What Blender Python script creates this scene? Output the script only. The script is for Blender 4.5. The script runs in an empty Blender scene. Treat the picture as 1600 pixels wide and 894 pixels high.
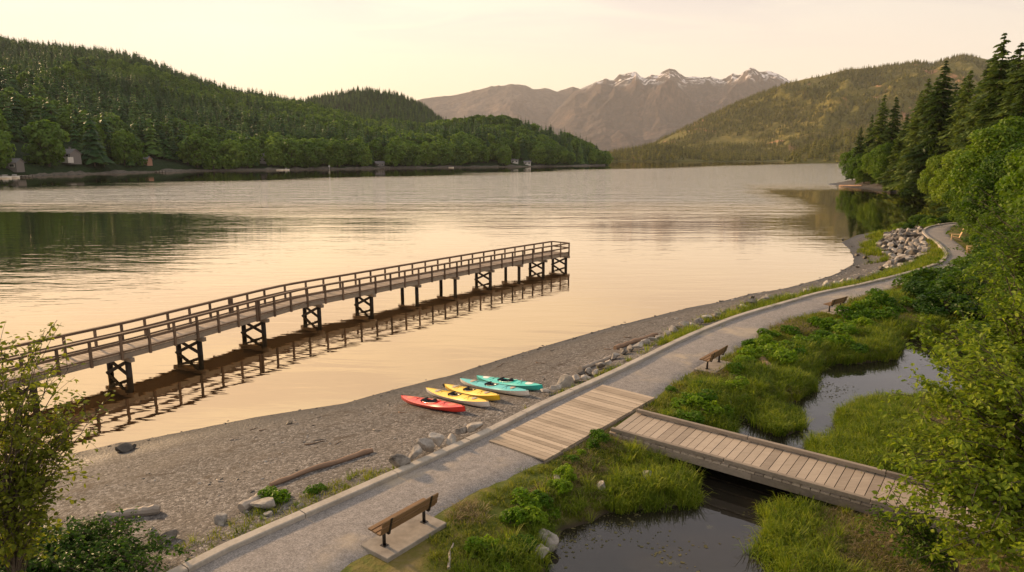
import bpy, math, random
import numpy as np
from mathutils import Vector, Matrix, noise as mnoise

SC = bpy.context.scene
COL = SC.collection
R = math.radians
rng = np.random.default_rng(7)
random.seed(7)

# ------------------------------------------------------------------ camera, sky, sun, exposure
F = 1067.0                       # focal length in photograph pixels (1600 wide)
TH = math.atan(202 / 1067)       # downward pitch
CZ = 12.0                        # camera height above the lake
cam = bpy.data.cameras.new('camera')
cam.sensor_width = 36.0
cam.lens = 36.0 * F / 1600
cam.clip_start = 0.5
cam.clip_end = 40000
camo = bpy.data.objects.new('camera', cam)
camo.location = (0, 0, CZ)
camo.rotation_euler = (math.pi / 2 - TH, 0, 0)
COL.objects.link(camo)
SC.camera = camo

SUN_AZ, SUN_EL = R(-48), R(15)   # azimuth from straight ahead (+Y), negative = left
world = bpy.data.worlds.new('World')
SC.world = world
world.use_nodes = True
W = world.node_tree
W.nodes.clear()


def wn(t, **k):
    n = W.nodes.new(t)
    for a, b in k.items():
        setattr(n, a, b)
    return n


def wmath(op, a, b=None, clamp=False):
    n = wn('ShaderNodeMath', operation=op, use_clamp=clamp)
    for i, v in enumerate((a, b)):
        if v is None:
            continue
        if isinstance(v, (int, float)):
            n.inputs[i].default_value = v
        else:
            W.links.new(v, n.inputs[i])
    return n.outputs[0]


def wmix(f, a, b):
    n = wn('ShaderNodeMix', data_type='RGBA')
    for s, v in ((0, f), (6, a), (7, b)):
        if isinstance(v, (int, float)):
            n.inputs[s].default_value = v
        elif isinstance(v, tuple):
            n.inputs[s].default_value = (*v, 1)
        else:
            W.links.new(v, n.inputs[s])
    return n.outputs[2]


sky = wn('ShaderNodeTexSky', sky_type='NISHITA', sun_disc=False, sun_elevation=SUN_EL,
         sun_rotation=SUN_AZ % (2 * math.pi), air_density=1.0, dust_density=3.0, ozone_density=1.0)
tc = wn('ShaderNodeTexCoord')
sep = wn('ShaderNodeSeparateXYZ')
W.links.new(tc.outputs['Generated'], sep.inputs[0])
dotn = wn('ShaderNodeVectorMath', operation='DOT_PRODUCT')
W.links.new(tc.outputs['Generated'], dotn.inputs[0])
GLOW_AZ = R(-24)
dotn.inputs[1].default_value = (math.sin(GLOW_AZ), math.cos(GLOW_AZ), 0.06)
toward = wmath('POWER', wmath('MAXIMUM', wmath('MULTIPLY_ADD', dotn.outputs['Value'], 0.5), 0.0), 1.0)
toward.node.inputs[0].links[0].from_node.inputs[0].links[0].from_node.inputs[2].default_value = 0.5
el = wmath('MAXIMUM', sep.outputs[2], 0.0)
horizon = wmath('POWER', wmath('SUBTRACT', 1.0, wmath('MINIMUM', wmath('MULTIPLY', el, 2.3), 1.0)), 2.2)
t3 = wmath('POWER', toward, 6.0)
high = wmix(t3, (0.58, 0.553, 0.525), (0.92, 0.825, 0.69))
low = wmix(t3, (0.82, 0.675, 0.51), (1.06, 0.76, 0.40))
base = wmix(horizon, high, low)
# a share of the physical sky, tone-compressed, keeps the real distribution of light
sc_ = wn('ShaderNodeVectorMath', operation='SCALE')
W.links.new(sky.outputs[0], sc_.inputs[0])
sc_.inputs['Scale'].default_value = 0.10
mn = wn('ShaderNodeVectorMath', operation='MINIMUM')
W.links.new(sc_.outputs[0], mn.inputs[0])
mn.inputs[1].default_value = (1.1, 1.0, 0.9)
den = wmath('ADD', sep.outputs[2], 0.12)
cu = wn('ShaderNodeCombineXYZ')
W.links.new(wmath('DIVIDE', sep.outputs[0], den), cu.inputs[0])
W.links.new(wmath('MULTIPLY', wmath('DIVIDE', sep.outputs[1], den), 2.2), cu.inputs[1])
cn = wn('ShaderNodeTexNoise')  # faint high clouds, added to give the water's reflections soft variation
cn.inputs['Scale'].default_value = 0.9
cn.inputs['Detail'].default_value = 5
cn.inputs['Distortion'].default_value = 0.8
W.links.new(cu.outputs[0], cn.inputs['Vector'])
cm = wn('ShaderNodeMapRange', interpolation_type='SMOOTHSTEP')
W.links.new(cn.outputs['Fac'], cm.inputs[0])
cm.inputs[1].default_value = 0.40
cm.inputs[2].default_value = 0.62
cfac = wmath('MULTIPLY', cm.outputs[0], wmath('MINIMUM', wmath('MULTIPLY', wmath('MAXIMUM', wmath('SUBTRACT', el, 0.12), 0.0), 5.0), 0.55))
base = wmix(cfac, base, wmix(t3, (0.50, 0.44, 0.45), (0.62, 0.52, 0.50)))
skyc = wmix(0.12, base, mn.outputs[0])
gain = wn('ShaderNodeVectorMath', operation='SCALE')
W.links.new(skyc, gain.inputs[0])
gain.inputs['Scale'].default_value = 9.0
bg = wn('ShaderNodeBackground')
bg.inputs['Strength'].default_value = 0.1
W.links.new(gain.outputs[0], bg.inputs['Color'])
wo = wn('ShaderNodeOutputWorld')
W.links.new(bg.outputs[0], wo.inputs['Surface'])

sun = bpy.data.lights.new('sun', 'SUN')
sun.energy = 5.0
sun.angle = R(4)
sun.color = (1.0, 0.66, 0.36)
suno = bpy.data.objects.new('sun', sun)
sd = Vector((math.sin(SUN_AZ) * math.cos(SUN_EL), math.cos(SUN_AZ) * math.cos(SUN_EL), math.sin(SUN_EL)))
suno.rotation_euler = sd.to_track_quat('Z', 'Y').to_euler()
suno.location = (-200, 200, 150)
COL.objects.link(suno)

SC.view_settings.view_transform = 'Standard'
SC.view_settings.look = 'None'
SC.view_settings.exposure = 0.7
SC.view_settings.gamma = 1.0
SC.view_settings.use_curve_mapping = False
SC.render.engine = 'CYCLES'
SC.cycles.use_denoising = True
SC.cycles.max_bounces = 6
SC.cycles.transparent_max_bounces = 8
SC.cycles.volume_bounces = 0
HAZE_DENSITY = 0.30e-4


# ------------------------------------------------------------------ small helpers
def gp(px, py, z=0.0):
    """the point at height z that the photograph shows at pixel (px, py): used to survey the site from the photo"""
    u = (px - 800) / F
    v = (py - 447) / F
    d = v * math.cos(TH) + math.sin(TH)
    f = math.cos(TH) - v * math.sin(TH)
    t = (CZ - z) / d
    return np.array((u * t, f * t))


def at_depth(px, py, dist):
    """the point on the pixel's ray whose forward distance is dist"""
    u = (px - 800) / F
    v = (py - 447) / F
    d = v * math.cos(TH) + math.sin(TH)
    f = math.cos(TH) - v * math.sin(TH)
    t = dist / f
    return np.array((u * t, dist, CZ - d * t))


def pix(x, y, z):
    dz = CZ - z
    dep = y * math.cos(TH) + dz * math.sin(TH)
    up = -dz * math.cos(TH) + y * math.sin(TH)
    return 800 + F * x / dep, 447 - F * up / dep


def hash2(ix, iy, seed):
    h = np.sin(ix * 127.1 + iy * 311.7 + seed * 74.7) * 43758.5453
    return h - np.floor(h)


def vnoise(x, y, seed=0):
    ix, iy = np.floor(x), np.floor(y)
    fx, fy = x - ix, y - iy
    fx = fx * fx * (3 - 2 * fx)
    fy = fy * fy * (3 - 2 * fy)
    a, b = hash2(ix, iy, seed), hash2(ix + 1, iy, seed)
    c, d = hash2(ix, iy + 1, seed), hash2(ix + 1, iy + 1, seed)
    return (a * (1 - fx) + b * fx) * (1 - fy) + (c * (1 - fx) + d * fx) * fy


def fbm(x, y, scale, octv=4, seed=0):
    x = np.asarray(x, float) / scale
    y = np.asarray(y, float) / scale
    s, a, t = 0, 1.0, 0
    for o in range(octv):
        s = s + a * vnoise(x, y, seed + o * 13)
        t += a
        a *= 0.5
        x = x * 2.03 + 17.3
        y = y * 2.03 + 9.1
    return s / t


def ridged(x, y, scale, octv=5, seed=0):
    x = np.asarray(x, float) / scale
    y = np.asarray(y, float) / scale
    s, a, t, w = 0, 1.0, 0, 1.0
    for o in range(octv):
        n = 1 - np.abs(2 * vnoise(x, y, seed + o * 7) - 1)
        n = n * n * w
        w = np.clip(n * 1.6, 0, 1)
        s = s + a * n
        t += a
        a *= 0.5
        x = x * 2.1 + 5.3
        y = y * 2.1 + 1.7
    return s / t


def seg_dist(P, poly, closed=False):
    """distance of points P (N,2) to a polyline"""
    poly = np.asarray(poly, float)
    if closed:
        poly = np.vstack([poly, poly[:1]])
    best = np.full(len(P), 1e18)
    for a, b in zip(poly[:-1], poly[1:]):
        ab = b - a
        L = ab @ ab
        if L < 1e-9:
            continue
        t = np.clip(((P - a) @ ab) / L, 0, 1)
        q = P - (a + t[:, None] * ab)
        best = np.minimum(best, np.einsum('ij,ij->i', q, q))
    return np.sqrt(best)


def inside(P, poly):
    poly = np.asarray(poly, float)
    x, y = P[:, 0], P[:, 1]
    c = np.zeros(len(P), bool)
    x0, y0 = poly[-1]
    for x1, y1 in poly:
        if y1 != y0:
            cond = ((y1 > y) != (y0 > y)) & (x < (x0 - x1) * (y - y1) / (y0 - y1) + x1)
            c ^= cond
        x0, y0 = x1, y1
    return c


def sdist(P, poly):
    """positive inside the polygon"""
    d = seg_dist(P, poly, True)
    return np.where(inside(P, poly), d, -d)


def smooth_poly(pts, n=4):
    """Catmull-Rom through the points"""
    p = np.asarray(pts, float)
    p = np.vstack([2 * p[0] - p[1], p, 2 * p[-1] - p[-2]])
    out = []
    for i in range(1, len(p) - 2):
        for k in range(n):
            t = k / n
            a, b, c, d = p[i - 1], p[i], p[i + 1], p[i + 2]
            out.append(0.5 * (2 * b + (c - a) * t + (2 * a - 5 * b + 4 * c - d) * t * t + (3 * b - a - 3 * c + d) * t ** 3))
    out.append(p[-2])
    return np.array(out)


def resample(pts, n):
    p = np.asarray(pts, float)
    s = np.r_[0, np.cumsum(np.linalg.norm(np.diff(p, axis=0), axis=1))]
    q = np.linspace(0, s[-1], n)
    return np.stack([np.interp(q, s, p[:, k]) for k in range(p.shape[1])], 1)


class Geo:
    """collects vertices and faces; build() makes ONE mesh object"""

    def __init__(self):
        self.v, self.f, self.nv = [], [], 0

    def add(self, verts, faces, mat=0, tint=None):
        verts = np.asarray(verts, float).reshape(-1, 3)
        if isinstance(faces, np.ndarray):
            groups = [faces]
        else:
            by = {}
            for f in faces:
                by.setdefault(len(f), []).append(f)
            groups = [np.array(g) for g in by.values()]
        for g in groups:
            if len(g) == 0:
                continue
            if tint is None:
                t = np.full(len(g), random.random())
            elif np.isscalar(tint):
                t = np.full(len(g), float(tint))
            else:
                t = np.asarray(tint, float)
            self.f.append((g + self.nv, mat, t))
        self.v.append(verts)
        self.nv += len(verts)
        return self

    def box(self, c, size, rot=None, mat=0, tint=None, bev=0.0):
        """box centred on c; rot = 3x3; bev chamfers the edges along the long axis top"""
        hx, hy, hz = np.array(size) / 2
        v = np.array([(sx * hx, sy * hy, sz * hz) for sz in (-1, 1) for sy in (-1, 1) for sx in (-1, 1)])
        if bev:
            w = []
            for sx, sy, sz in [(a, b, c2) for c2 in (-1, 1) for b in (-1, 1) for a in (-1, 1)]:
                w += [(sx * (hx - bev), sy * (hy - bev), sz * hz), (sx * hx, sy * (hy - bev), sz * (hz - bev)), (sx * (hx - bev), sy * hy, sz * (hz - bev))]
            w = np.array(w)
            i = lambda a, b, c2, k: ((0 if c2 < 0 else 4) + (0 if b < 0 else 2) + (0 if a < 0 else 1)) * 3 + k
            fs = []
            for s in (-1, 1):
                o = [(-1, -1), (1, -1), (1, 1), (-1, 1)]
                fs.append([i(a, b, s, 0) for a, b in o])
                fs.append([i(s, a, b, 1) for a, b in o])
                fs.append([i(a, s, b, 2) for a, b in o])
            for a in (-1, 1):
                for b in (-1, 1):
                    fs.append([i(a, b, -1, 1), i(a, b, 1, 1), i(a, b, 1, 2), i(a, b, -1, 2)])
                    fs.append([i(a, -1, b, 0), i(a, 1, b, 0), i(a, 1, b, 1), i(a, -1, b, 1)])
                    fs.append([i(-1, a, b, 0), i(1, a, b, 0), i(1, a, b, 2), i(-1, a, b, 2)])
                    for c2 in (-1, 1):
                        fs.append([i(a, b, c2, 0), i(a, b, c2, 1), i(a, b, c2, 2)])
            v = w
        else:
            fs = [[0, 2, 3, 1], [4, 5, 7, 6], [0, 1, 5, 4], [2, 6, 7, 3], [0, 4, 6, 2], [1, 3, 7, 5]]
        if rot is not None:
            v = v @ np.asarray(rot).T
        return self.add(v + np.asarray(c, float), fs, mat, random.random() if tint is None else tint)

    def beam(self, a, b, w, h, up=(0, 0, 1), mat=0, tint=None, bev=0.0, over=0.0):
        """rectangular bar from a to b, w wide, h high"""
        a, b = np.asarray(a, float), np.asarray(b, float)
        d = b - a
        L = np.linalg.norm(d)
        d = d / L
        s = np.cross(up, d)
        if np.linalg.norm(s) < 1e-6:
            s = np.cross((0, 1, 0), d)
        s /= np.linalg.norm(s)
        u = np.cross(d, s)
        return self.box((a + b) / 2, (L + over, w, h), np.stack([d, s, u], 1), mat, tint, bev)

    def tube(self, pts, rad, n=8, mat=0, tint=None, caps=True):
        pts = np.asarray(pts, float)
        rad = np.broadcast_to(np.asarray(rad, float), (len(pts),))
        tan = np.gradient(pts, axis=0)
        tan /= np.linalg.norm(tan, axis=1)[:, None] + 1e-12
        ref = np.array((0, 0, 1.0)) if abs(tan[0][2]) < 0.9 else np.array((1.0, 0, 0))
        V = []
        ang = np.arange(n) * 2 * math.pi / n
        for p, t, r in zip(pts, tan, rad):
            s = np.cross(ref, t)
            s /= np.linalg.norm(s) + 1e-9
            u = np.cross(t, s)
            V.append(p + r * (np.cos(ang)[:, None] * s + np.sin(ang)[:, None] * u))
        V = np.concatenate(V)
        k = len(pts)
        i = np.arange(k - 1)[:, None] * n + np.arange(n)[None, :]
        j = np.arange(k - 1)[:, None] * n + (np.arange(n)[None, :] + 1) % n
        q = np.stack([i, j, j + n, i + n], -1).reshape(-1, 4)
        tt = random.random() if tint is None else tint
        self.add(V, q, mat, tt)
        if caps:
            base = self.nv - len(V)
            for ring in (0, k - 1):
                idx = np.array([[base + ring * n + a for a in (range(n) if ring else range(n - 1, -1, -1))]])
                self.f.append((idx, mat, np.array([tt])))
        return self

    def grid(self, X, Y, Z, mat=0, tint=None):
        r, c = X.shape
        v = np.stack([X, Y, Z], -1).reshape(-1, 3)
        i = np.arange(r * c).reshape(r, c)
        q = np.stack([i[:-1, :-1], i[:-1, 1:], i[1:, 1:], i[1:, :-1]], -1).reshape(-1, 4)
        return self.add(v, q, mat, np.zeros(len(q)) if tint is None else tint)

    def mesh(self, name, mats, smooth=False):
        me = bpy.data.meshes.new(name)
        if self.nv == 0:
            return me
        v = np.concatenate(self.v)
        me.vertices.add(len(v))
        me.vertices.foreach_set('co', v.astype(np.float32).ravel())
        nl = sum(f.size for f, _, _ in self.f)
        npoly = sum(len(f) for f, _, _ in self.f)
        me.loops.add(nl)
        me.polygons.add(npoly)
        me.loops.foreach_set('vertex_index', np.concatenate([f.ravel() for f, _, _ in self.f]).astype(np.int32))
        tot = np.concatenate([np.full(len(f), f.shape[1]) for f, _, _ in self.f])
        me.polygons.foreach_set('loop_start', np.r_[0, np.cumsum(tot)[:-1]].astype(np.int32))
        me.polygons.foreach_set('loop_total', tot.astype(np.int32))
        me.polygons.foreach_set('material_index', np.concatenate([np.full(len(f), m) for f, m, _ in self.f]).astype(np.int32))
        me.polygons.foreach_set('use_smooth', np.full(npoly, bool(smooth)))
        at = me.attributes.new('tint', 'FLOAT', 'FACE')
        at.data.foreach_set('value', np.concatenate([t for _, _, t in self.f]).astype(np.float32))
        for m in (mats if isinstance(mats, (list, tuple)) else [mats]):
            me.materials.append(m)
        me.update(calc_edges=True)
        me.validate(verbose=False)
        return me

    def build(self, name, mats, parent=None, smooth=False, loc=None, rz=None):
        o = bpy.data.objects.new(name, self.mesh(name, mats, smooth))
        COL.objects.link(o)
        if parent is not None:
            o.parent = parent
        if loc is not None:
            o.location = loc
        if rz is not None:
            o.rotation_euler = (0, 0, rz)
        return o


def tag(o, label=None, cat=None, group=None, kind=None):
    if label:
        o['label'] = label
    if cat:
        o['category'] = cat
    if group:
        o['group'] = group
    if kind:
        o['kind'] = kind
    return o


def empty(name, loc, rz=0.0):
    o = bpy.data.objects.new(name, None)
    o.empty_display_size = 0.2
    o.location = loc
    o.rotation_euler = (0, 0, rz)
    COL.objects.link(o)
    return o


def kids(o):
    return [c for c in COL.objects if c.parent is o]


def copy_tree(o, children=None):
    c = o.copy()
    COL.objects.link(c)
    for ch in (kids(o) if children is None else children):
        d = ch.copy()
        COL.objects.link(d)
        d.parent = c
    return c


ORD = ['first', 'second', 'third', 'fourth', 'fifth', 'sixth', 'seventh', 'eighth', 'ninth', 'tenth', 'eleventh', 'twelfth',
       'thirteenth', 'fourteenth', 'fifteenth', 'sixteenth', 'seventeenth', 'eighteenth', 'nineteenth', 'twentieth',
       'twenty-first', 'twenty-second', 'twenty-third', 'twenty-fourth', 'twenty-fifth', 'twenty-sixth', 'twenty-seventh',
       'twenty-eighth', 'twenty-ninth', 'thirtieth', 'thirty-first', 'thirty-second', 'thirty-third', 'thirty-fourth',
       'thirty-fifth', 'thirty-sixth', 'thirty-seventh', 'thirty-eighth', 'thirty-ninth', 'fortieth']


# ------------------------------------------------------------------ materials
class NT:
    def __init__(self, name):
        self.m = bpy.data.materials.new(name)
        self.m.use_nodes = True
        self.t = self.m.node_tree
        self.t.nodes.clear()
        self.out = self.t.nodes.new('ShaderNodeOutputMaterial')

    def n(self, t, **k):
        x = self.t.nodes.new(t)
        for a, b in k.items():
            setattr(x, a, b)
        return x

    def set(self, sock, v):
        if v is None:
            return
        if hasattr(v, 'is_output'):
            self.t.links.new(v, sock)
        elif isinstance(v, (tuple, list)) and len(v) == 3 and sock.type == 'RGBA':
            sock.default_value = (*v, 1)
        else:
            sock.default_value = v

    def math(self, op, a, b=None, c=None, clamp=False):
        x = self.n('ShaderNodeMath', operation=op, use_clamp=clamp)
        for i, v in enumerate((a, b, c)):
            self.set(x.inputs[i], v)
        return x.outputs[0]

    def mix(self, f, a, b, blend='MIX'):
        x = self.n('ShaderNodeMix', data_type='RGBA', blend_type=blend)
        self.set(x.inputs[0], f)
        self.set(x.inputs[6], a)
        self.set(x.inputs[7], b)
        return x.outputs[2]

    def pos(self, scale=(1, 1, 1), rot=(0, 0, 0), obj=False):
        if obj:
            s = self.n('ShaderNodeTexCoord').outputs['Object']
        else:
            s = self.n('ShaderNodeNewGeometry').outputs['Position']
        m = self.n('ShaderNodeMapping')
        self.t.links.new(s, m.inputs[0])
        m.inputs['Scale'].default_value = scale
        m.inputs['Rotation'].default_value = rot
        return m.outputs[0]

    def noise(self, scale, detail=4, rough=0.55, vec=None, dist=0.0, color=False):
        x = self.n('ShaderNodeTexNoise')
        x.inputs['Scale'].default_value = scale
        x.inputs['Detail'].default_value = detail
        x.inputs['Roughness'].default_value = rough
        x.inputs['Distortion'].default_value = dist
        self.set(x.inputs['Vector'], vec if vec is not None else self.pos())
        return x.outputs['Color' if color else 'Fac']

    def voro(self, scale, vec=None, feature='F1', out='Color', rand=1.0):
        x = self.n('ShaderNodeTexVoronoi', feature=feature)
        x.inputs['Scale'].default_value = scale
        x.inputs['Randomness'].default_value = rand
        self.set(x.inputs['Vector'], vec if vec is not None else self.pos())
        return x.outputs[out]

    def ramp(self, f, stops, interp='LINEAR'):
        x = self.n('ShaderNodeValToRGB')
        x.color_ramp.interpolation = interp
        e = x.color_ramp.elements
        while len(e) < len(stops):
            e.new(0.5)
        for i, (p, c) in enumerate(stops):
            e[i].position = p
            e[i].color = (*c, 1) if isinstance(c, (tuple, list)) else (c, c, c, 1)
        self.set(x.inputs[0], f)
        return x.outputs[0]

    def step(self, v, a, b, lo=0.0, hi=1.0):
        x = self.n('ShaderNodeMapRange', interpolation_type='SMOOTHSTEP')
        self.set(x.inputs[0], v)
        for i, q in enumerate((a, b, lo, hi)):
            x.inputs[i + 1].default_value = q
        return x.outputs[0]

    def bump(self, h, strength=0.5, dist=0.02, normal=None):
        x = self.n('ShaderNodeBump')
        x.inputs['Strength'].default_value = strength
        x.inputs['Distance'].default_value = dist
        self.set(x.inputs['Height'], h)
        if normal is not None:
            self.set(x.inputs['Normal'], normal)
        return x.outputs[0]

    def attr(self, name='tint'):
        return self.n('ShaderNodeAttribute', attribute_name=name).outputs['Fac']

    def rand(self):
        return self.n('ShaderNodeObjectInfo').outputs['Random']

    def sepz(self, axis=2):
        s = self.n('ShaderNodeSeparateXYZ')
        self.t.links.new(self.n('ShaderNodeNewGeometry').outputs['Position'], s.inputs[0])
        return s.outputs[axis]

    def bsdf(self, color, rough=0.6, metal=0.0, spec=0.5, normal=None, coat=0.0):
        p = self.n('ShaderNodeBsdfPrincipled')
        self.set(p.inputs['Base Color'], color)
        self.set(p.inputs['Roughness'], rough)
        self.set(p.inputs['Metallic'], metal)
        p.inputs['Specular IOR Level'].default_value = spec
        p.inputs['Coat Weight'].default_value = coat
        if normal is not None:
            self.set(p.inputs['Normal'], normal)
        return p.outputs[0]

    def end(self, shader):
        self.t.links.new(shader, self.out.inputs['Surface'])
        return self.m


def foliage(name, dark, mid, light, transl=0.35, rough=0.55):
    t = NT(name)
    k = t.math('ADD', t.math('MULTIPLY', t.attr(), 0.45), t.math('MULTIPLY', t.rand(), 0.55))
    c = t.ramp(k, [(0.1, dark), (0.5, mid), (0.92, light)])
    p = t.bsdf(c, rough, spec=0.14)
    tr = t.n('ShaderNodeBsdfTranslucent')
    t.set(tr.inputs['Color'], t.mix(1.0, c, (1.2, 1.25, 0.5), 'MULTIPLY'))
    mx = t.n('ShaderNodeMixShader')
    mx.inputs[0].default_value = transl
    t.t.links.new(p, mx.inputs[1])
    t.t.links.new(tr.outputs[0], mx.inputs[2])
    return t.end(mx.outputs[0])


def wood(name, c1, c2, scale=6.0, rough=0.75, stretch=(0.12, 1, 1)):
    t = NT(name)
    g = t.noise(scale * 3, 5, 0.6, t.pos(stretch, obj=True), 0.6)
    big = t.noise(1.3, 3, 0.5, t.pos())
    k = t.math('ADD', t.math('MULTIPLY', g, 0.5), t.math('ADD', t.math('MULTIPLY', t.attr(), 0.42), t.math('MULTIPLY', big, 0.28)))
    c = t.ramp(k, [(0.25, c1), (0.8, c2)])
    return t.end(t.bsdf(c, rough, spec=0.25, normal=t.bump(g, 0.35, 0.01)))


def plain(name, color, rough=0.5, metal=0.0, spec=0.5, vary=0.12, scale=9.0, coat=0.0, bump=0.1):
    t = NT(name)
    n = t.noise(scale, 4, 0.6)
    d = tuple(x * (1 - vary) for x in color)
    l = tuple(min(1, x * (1 + vary)) for x in color)
    c = t.ramp(n, [(0.3, d), (0.7, l)])
    return t.end(t.bsdf(c, rough, metal, spec, t.bump(n, bump, 0.01), coat))


M = {}
# lake: strongly reflecting water; wind-ruffled zones have steeper ripples
t = NT('lake_water')
P1 = t.pos((0.30, 1.0, 1.0), (0, 0, R(6)))
P2 = t.pos((0.16, 1.0, 1.0), (0, 0, R(-9)))
r1 = t.noise(0.62, 3, 0.5, P1, 0.4)
r2 = t.noise(1.7, 3, 0.5, P2, 0.3)
r3 = t.noise(0.16, 2, 0.5, t.pos((0.25, 1, 1), (0, 0, R(3))))
zone = t.noise(0.021, 4, 0.55, t.pos((0.22, 1.0, 1.0), (0, 0, R(-12))), 0.5)
zone = t.step(zone, 0.40, 0.62)
Yc = t.sepz(1)
Xc = t.sepz(0)
# the sheltered water by the shore and behind the pier lies calm, the middle of the lake is ruffled
shel = t.step(t.math('ADD', t.math('MULTIPLY', Yc, 0.75), t.math('MULTIPLY', Xc, -0.62)), 30.0, 78.0)
amp = t.math('MULTIPLY_ADD', t.math('MULTIPLY', zone, shel), 0.22, t.math('MULTIPLY_ADD', shel, 0.05, t.step(Yc, 42.0, 70.0, 0.21, 0.18)))
hgt = t.math('ADD', t.math('MULTIPLY', r1, 0.55), t.math('ADD', t.math('MULTIPLY', r2, 0.14), t.math('MULTIPLY', r3, 0.9)))
wob = t.math('MULTIPLY', t.math('SUBTRACT', t.noise(0.012, 3, 0.6, t.pos((0.35, 1, 1))), 0.5), 260.0)
calm_left = t.step(t.math('ADD', wob, t.math('SUBTRACT', t.math('MULTIPLY_ADD', Xc, 1.35, 885.0), Yc)), 300.0, 420.0)
bay = t.math('MULTIPLY', t.step(t.math('ADD', t.math('MULTIPLY', wob, 0.10), t.math('SUBTRACT', Xc, t.math('MULTIPLY', Yc, 0.27))), 16.0, 32.0, 1.0, 0.0), 1.0)
bay = t.math('MAXIMUM', bay, t.step(Yc, 230.0, 330.0))
farr = t.math('MULTIPLY', t.step(t.math('ADD', Yc, t.math('MULTIPLY', wob, 0.34)), 135.0, 190.0), t.math('MULTIPLY', calm_left, bay))
ncalm = t.step(Yc, 190.0, 260.0, 1.0, 0.35)
hgt = t.math('MULTIPLY', hgt, t.math('MULTIPLY_ADD', farr, 5.0, t.math('MULTIPLY', t.math('MULTIPLY', amp, ncalm), t.math('MULTIPLY_ADD', bay, 0.8, 0.2))))
nb = t.bump(hgt, 1.0, 0.17)
gl = t.n('ShaderNodeBsdfGlossy')
t.set(gl.inputs['Roughness'], t.math('MULTIPLY_ADD', farr, 0.05, 0.018))
t.set(gl.inputs['Normal'], nb)
df = t.n('ShaderNodeBsdfDiffuse')
df.inputs['Color'].default_value = (0.022, 0.024, 0.016, 1)
fr = t.n('ShaderNodeFresnel')
fr.inputs['IOR'].default_value = 1.34
t.set(fr.inputs['Normal'], nb)
t.set(gl.inputs['Color'], t.mix(t.math('MAXIMUM', farr, t.step(fr.outputs[0], 0.14, 0.60)), (0.95, 0.715, 0.455), (1.0, 0.925, 0.83)))  # golden sky glow tinted into near reflections, paler glow into far ones
fac = t.math('MULTIPLY_ADD', t.math('POWER', fr.outputs[0], 0.45), 0.40, 0.60, clamp=True)
mx = t.n('ShaderNodeMixShader')
t.set(mx.inputs[0], fac)
t.t.links.new(df.outputs[0], mx.inputs[1])
t.t.links.new(gl.outputs[0], mx.inputs[2])
M['lake'] = t.end(mx.outputs[0])

# pond: dark, still
t = NT('pond_water')
nb = t.bump(t.noise(0.9, 3, 0.5, t.pos((0.5, 1, 1))), 0.35, 0.02)
gl = t.n('ShaderNodeBsdfGlossy')
gl.inputs['Color'].default_value = (0.92, 0.93, 1.0, 1)
gl.inputs['Roughness'].default_value = 0.02
t.set(gl.inputs['Normal'], nb)
df = t.n('ShaderNodeBsdfDiffuse')
scum = t.step(t.noise(1.6, 5, 0.65), 0.60, 0.72)
t.set(df.inputs['Color'], t.mix(scum, (0.020, 0.017, 0.012), (0.055, 0.05, 0.022)))
fr = t.n('ShaderNodeFresnel')
fr.inputs['IOR'].default_value = 1.5
t.set(fr.inputs['Normal'], nb)
mx = t.n('ShaderNodeMixShader')
t.set(mx.inputs[0], t.math('MULTIPLY', fr.outputs[0], 1.05, clamp=True))
t.t.links.new(df.outputs[0], mx.inputs[1])
t.t.links.new(gl.outputs[0], mx.inputs[2])
M['pond'] = t.end(mx.outputs[0])

# beach shingle
t = NT('beach_shingle')
v1 = t.voro(10.5)
v2 = t.voro(27.0)
dst = t.voro(10.5, out='Distance')
dst2 = t.voro(27.0, out='Distance')
g1 = t.n('ShaderNodeSeparateColor')
t.set(g1.inputs[0], v1)
g2 = t.n('ShaderNodeSeparateColor')
t.set(g2.inputs[0], v2)
k = t.math('ADD', t.math('MULTIPLY', g1.outputs[0], 0.5), t.math('MULTIPLY', g2.outputs[1], 0.5))
peb = t.ramp(k, [(0.05, (0.026, 0.022, 0.019)), (0.4, (0.088, 0.077, 0.066)), (0.72, (0.17, 0.15, 0.127)), (0.95, (0.36, 0.33, 0.29))])
patch = t.noise(0.35, 5, 0.6)
peb = t.mix(t.step(patch, 0.40, 0.70, 0.0, 0.45), peb, (0.125, 0.102, 0.077))
dark = t.noise(0.5, 5, 0.7, t.pos((0.8, 1, 1), (0, 0, R(-35))), 1.0)
peb = t.mix(t.step(dark, 0.60, 0.72, 0.0, 0.65), peb, (0.05, 0.036, 0.025))
zc = t.sepz()
zw = t.math('ADD', zc, t.math('MULTIPLY', t.math('SUBTRACT', t.noise(0.33, 4, 0.6), 0.5), 0.9))
for z_w, wd_ in ((1.02, .07), (1.42, .10), (0.55, .05)):
    d_ = t.math('ABSOLUTE', t.math('SUBTRACT', zw, z_w))
    peb = t.mix(t.math('MULTIPLY', t.step(d_, 0.0, wd_, 1.0, 0.0), t.step(t.noise(2.2, 5, 0.7), 0.46, 0.60, 0.0, 0.8)), peb, (0.045, 0.031, 0.021))
pale = t.step(zw, 1.15, 1.75, 0.0, 0.35)
peb = t.mix(pale, peb, t.mix(1.0, peb, (1.55, 1.5, 1.45), 'MULTIPLY'))
wet = t.step(t.math('ADD', zc, t.math('MULTIPLY', t.noise(0.7, 3), 0.25)), 0.15, 1.0, 0.38, 1.0)
peb = t.mix(1.0, t.mix(1.0, peb, (0.79, 0.83, 0.92), 'MULTIPLY'), wet, 'MULTIPLY')
h = t.math('ADD', t.math('MULTIPLY', dst, -0.6), t.math('MULTIPLY', dst2, -0.4))
h = t.math('ADD', h, t.math('MULTIPLY', patch, 2.0))
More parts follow.
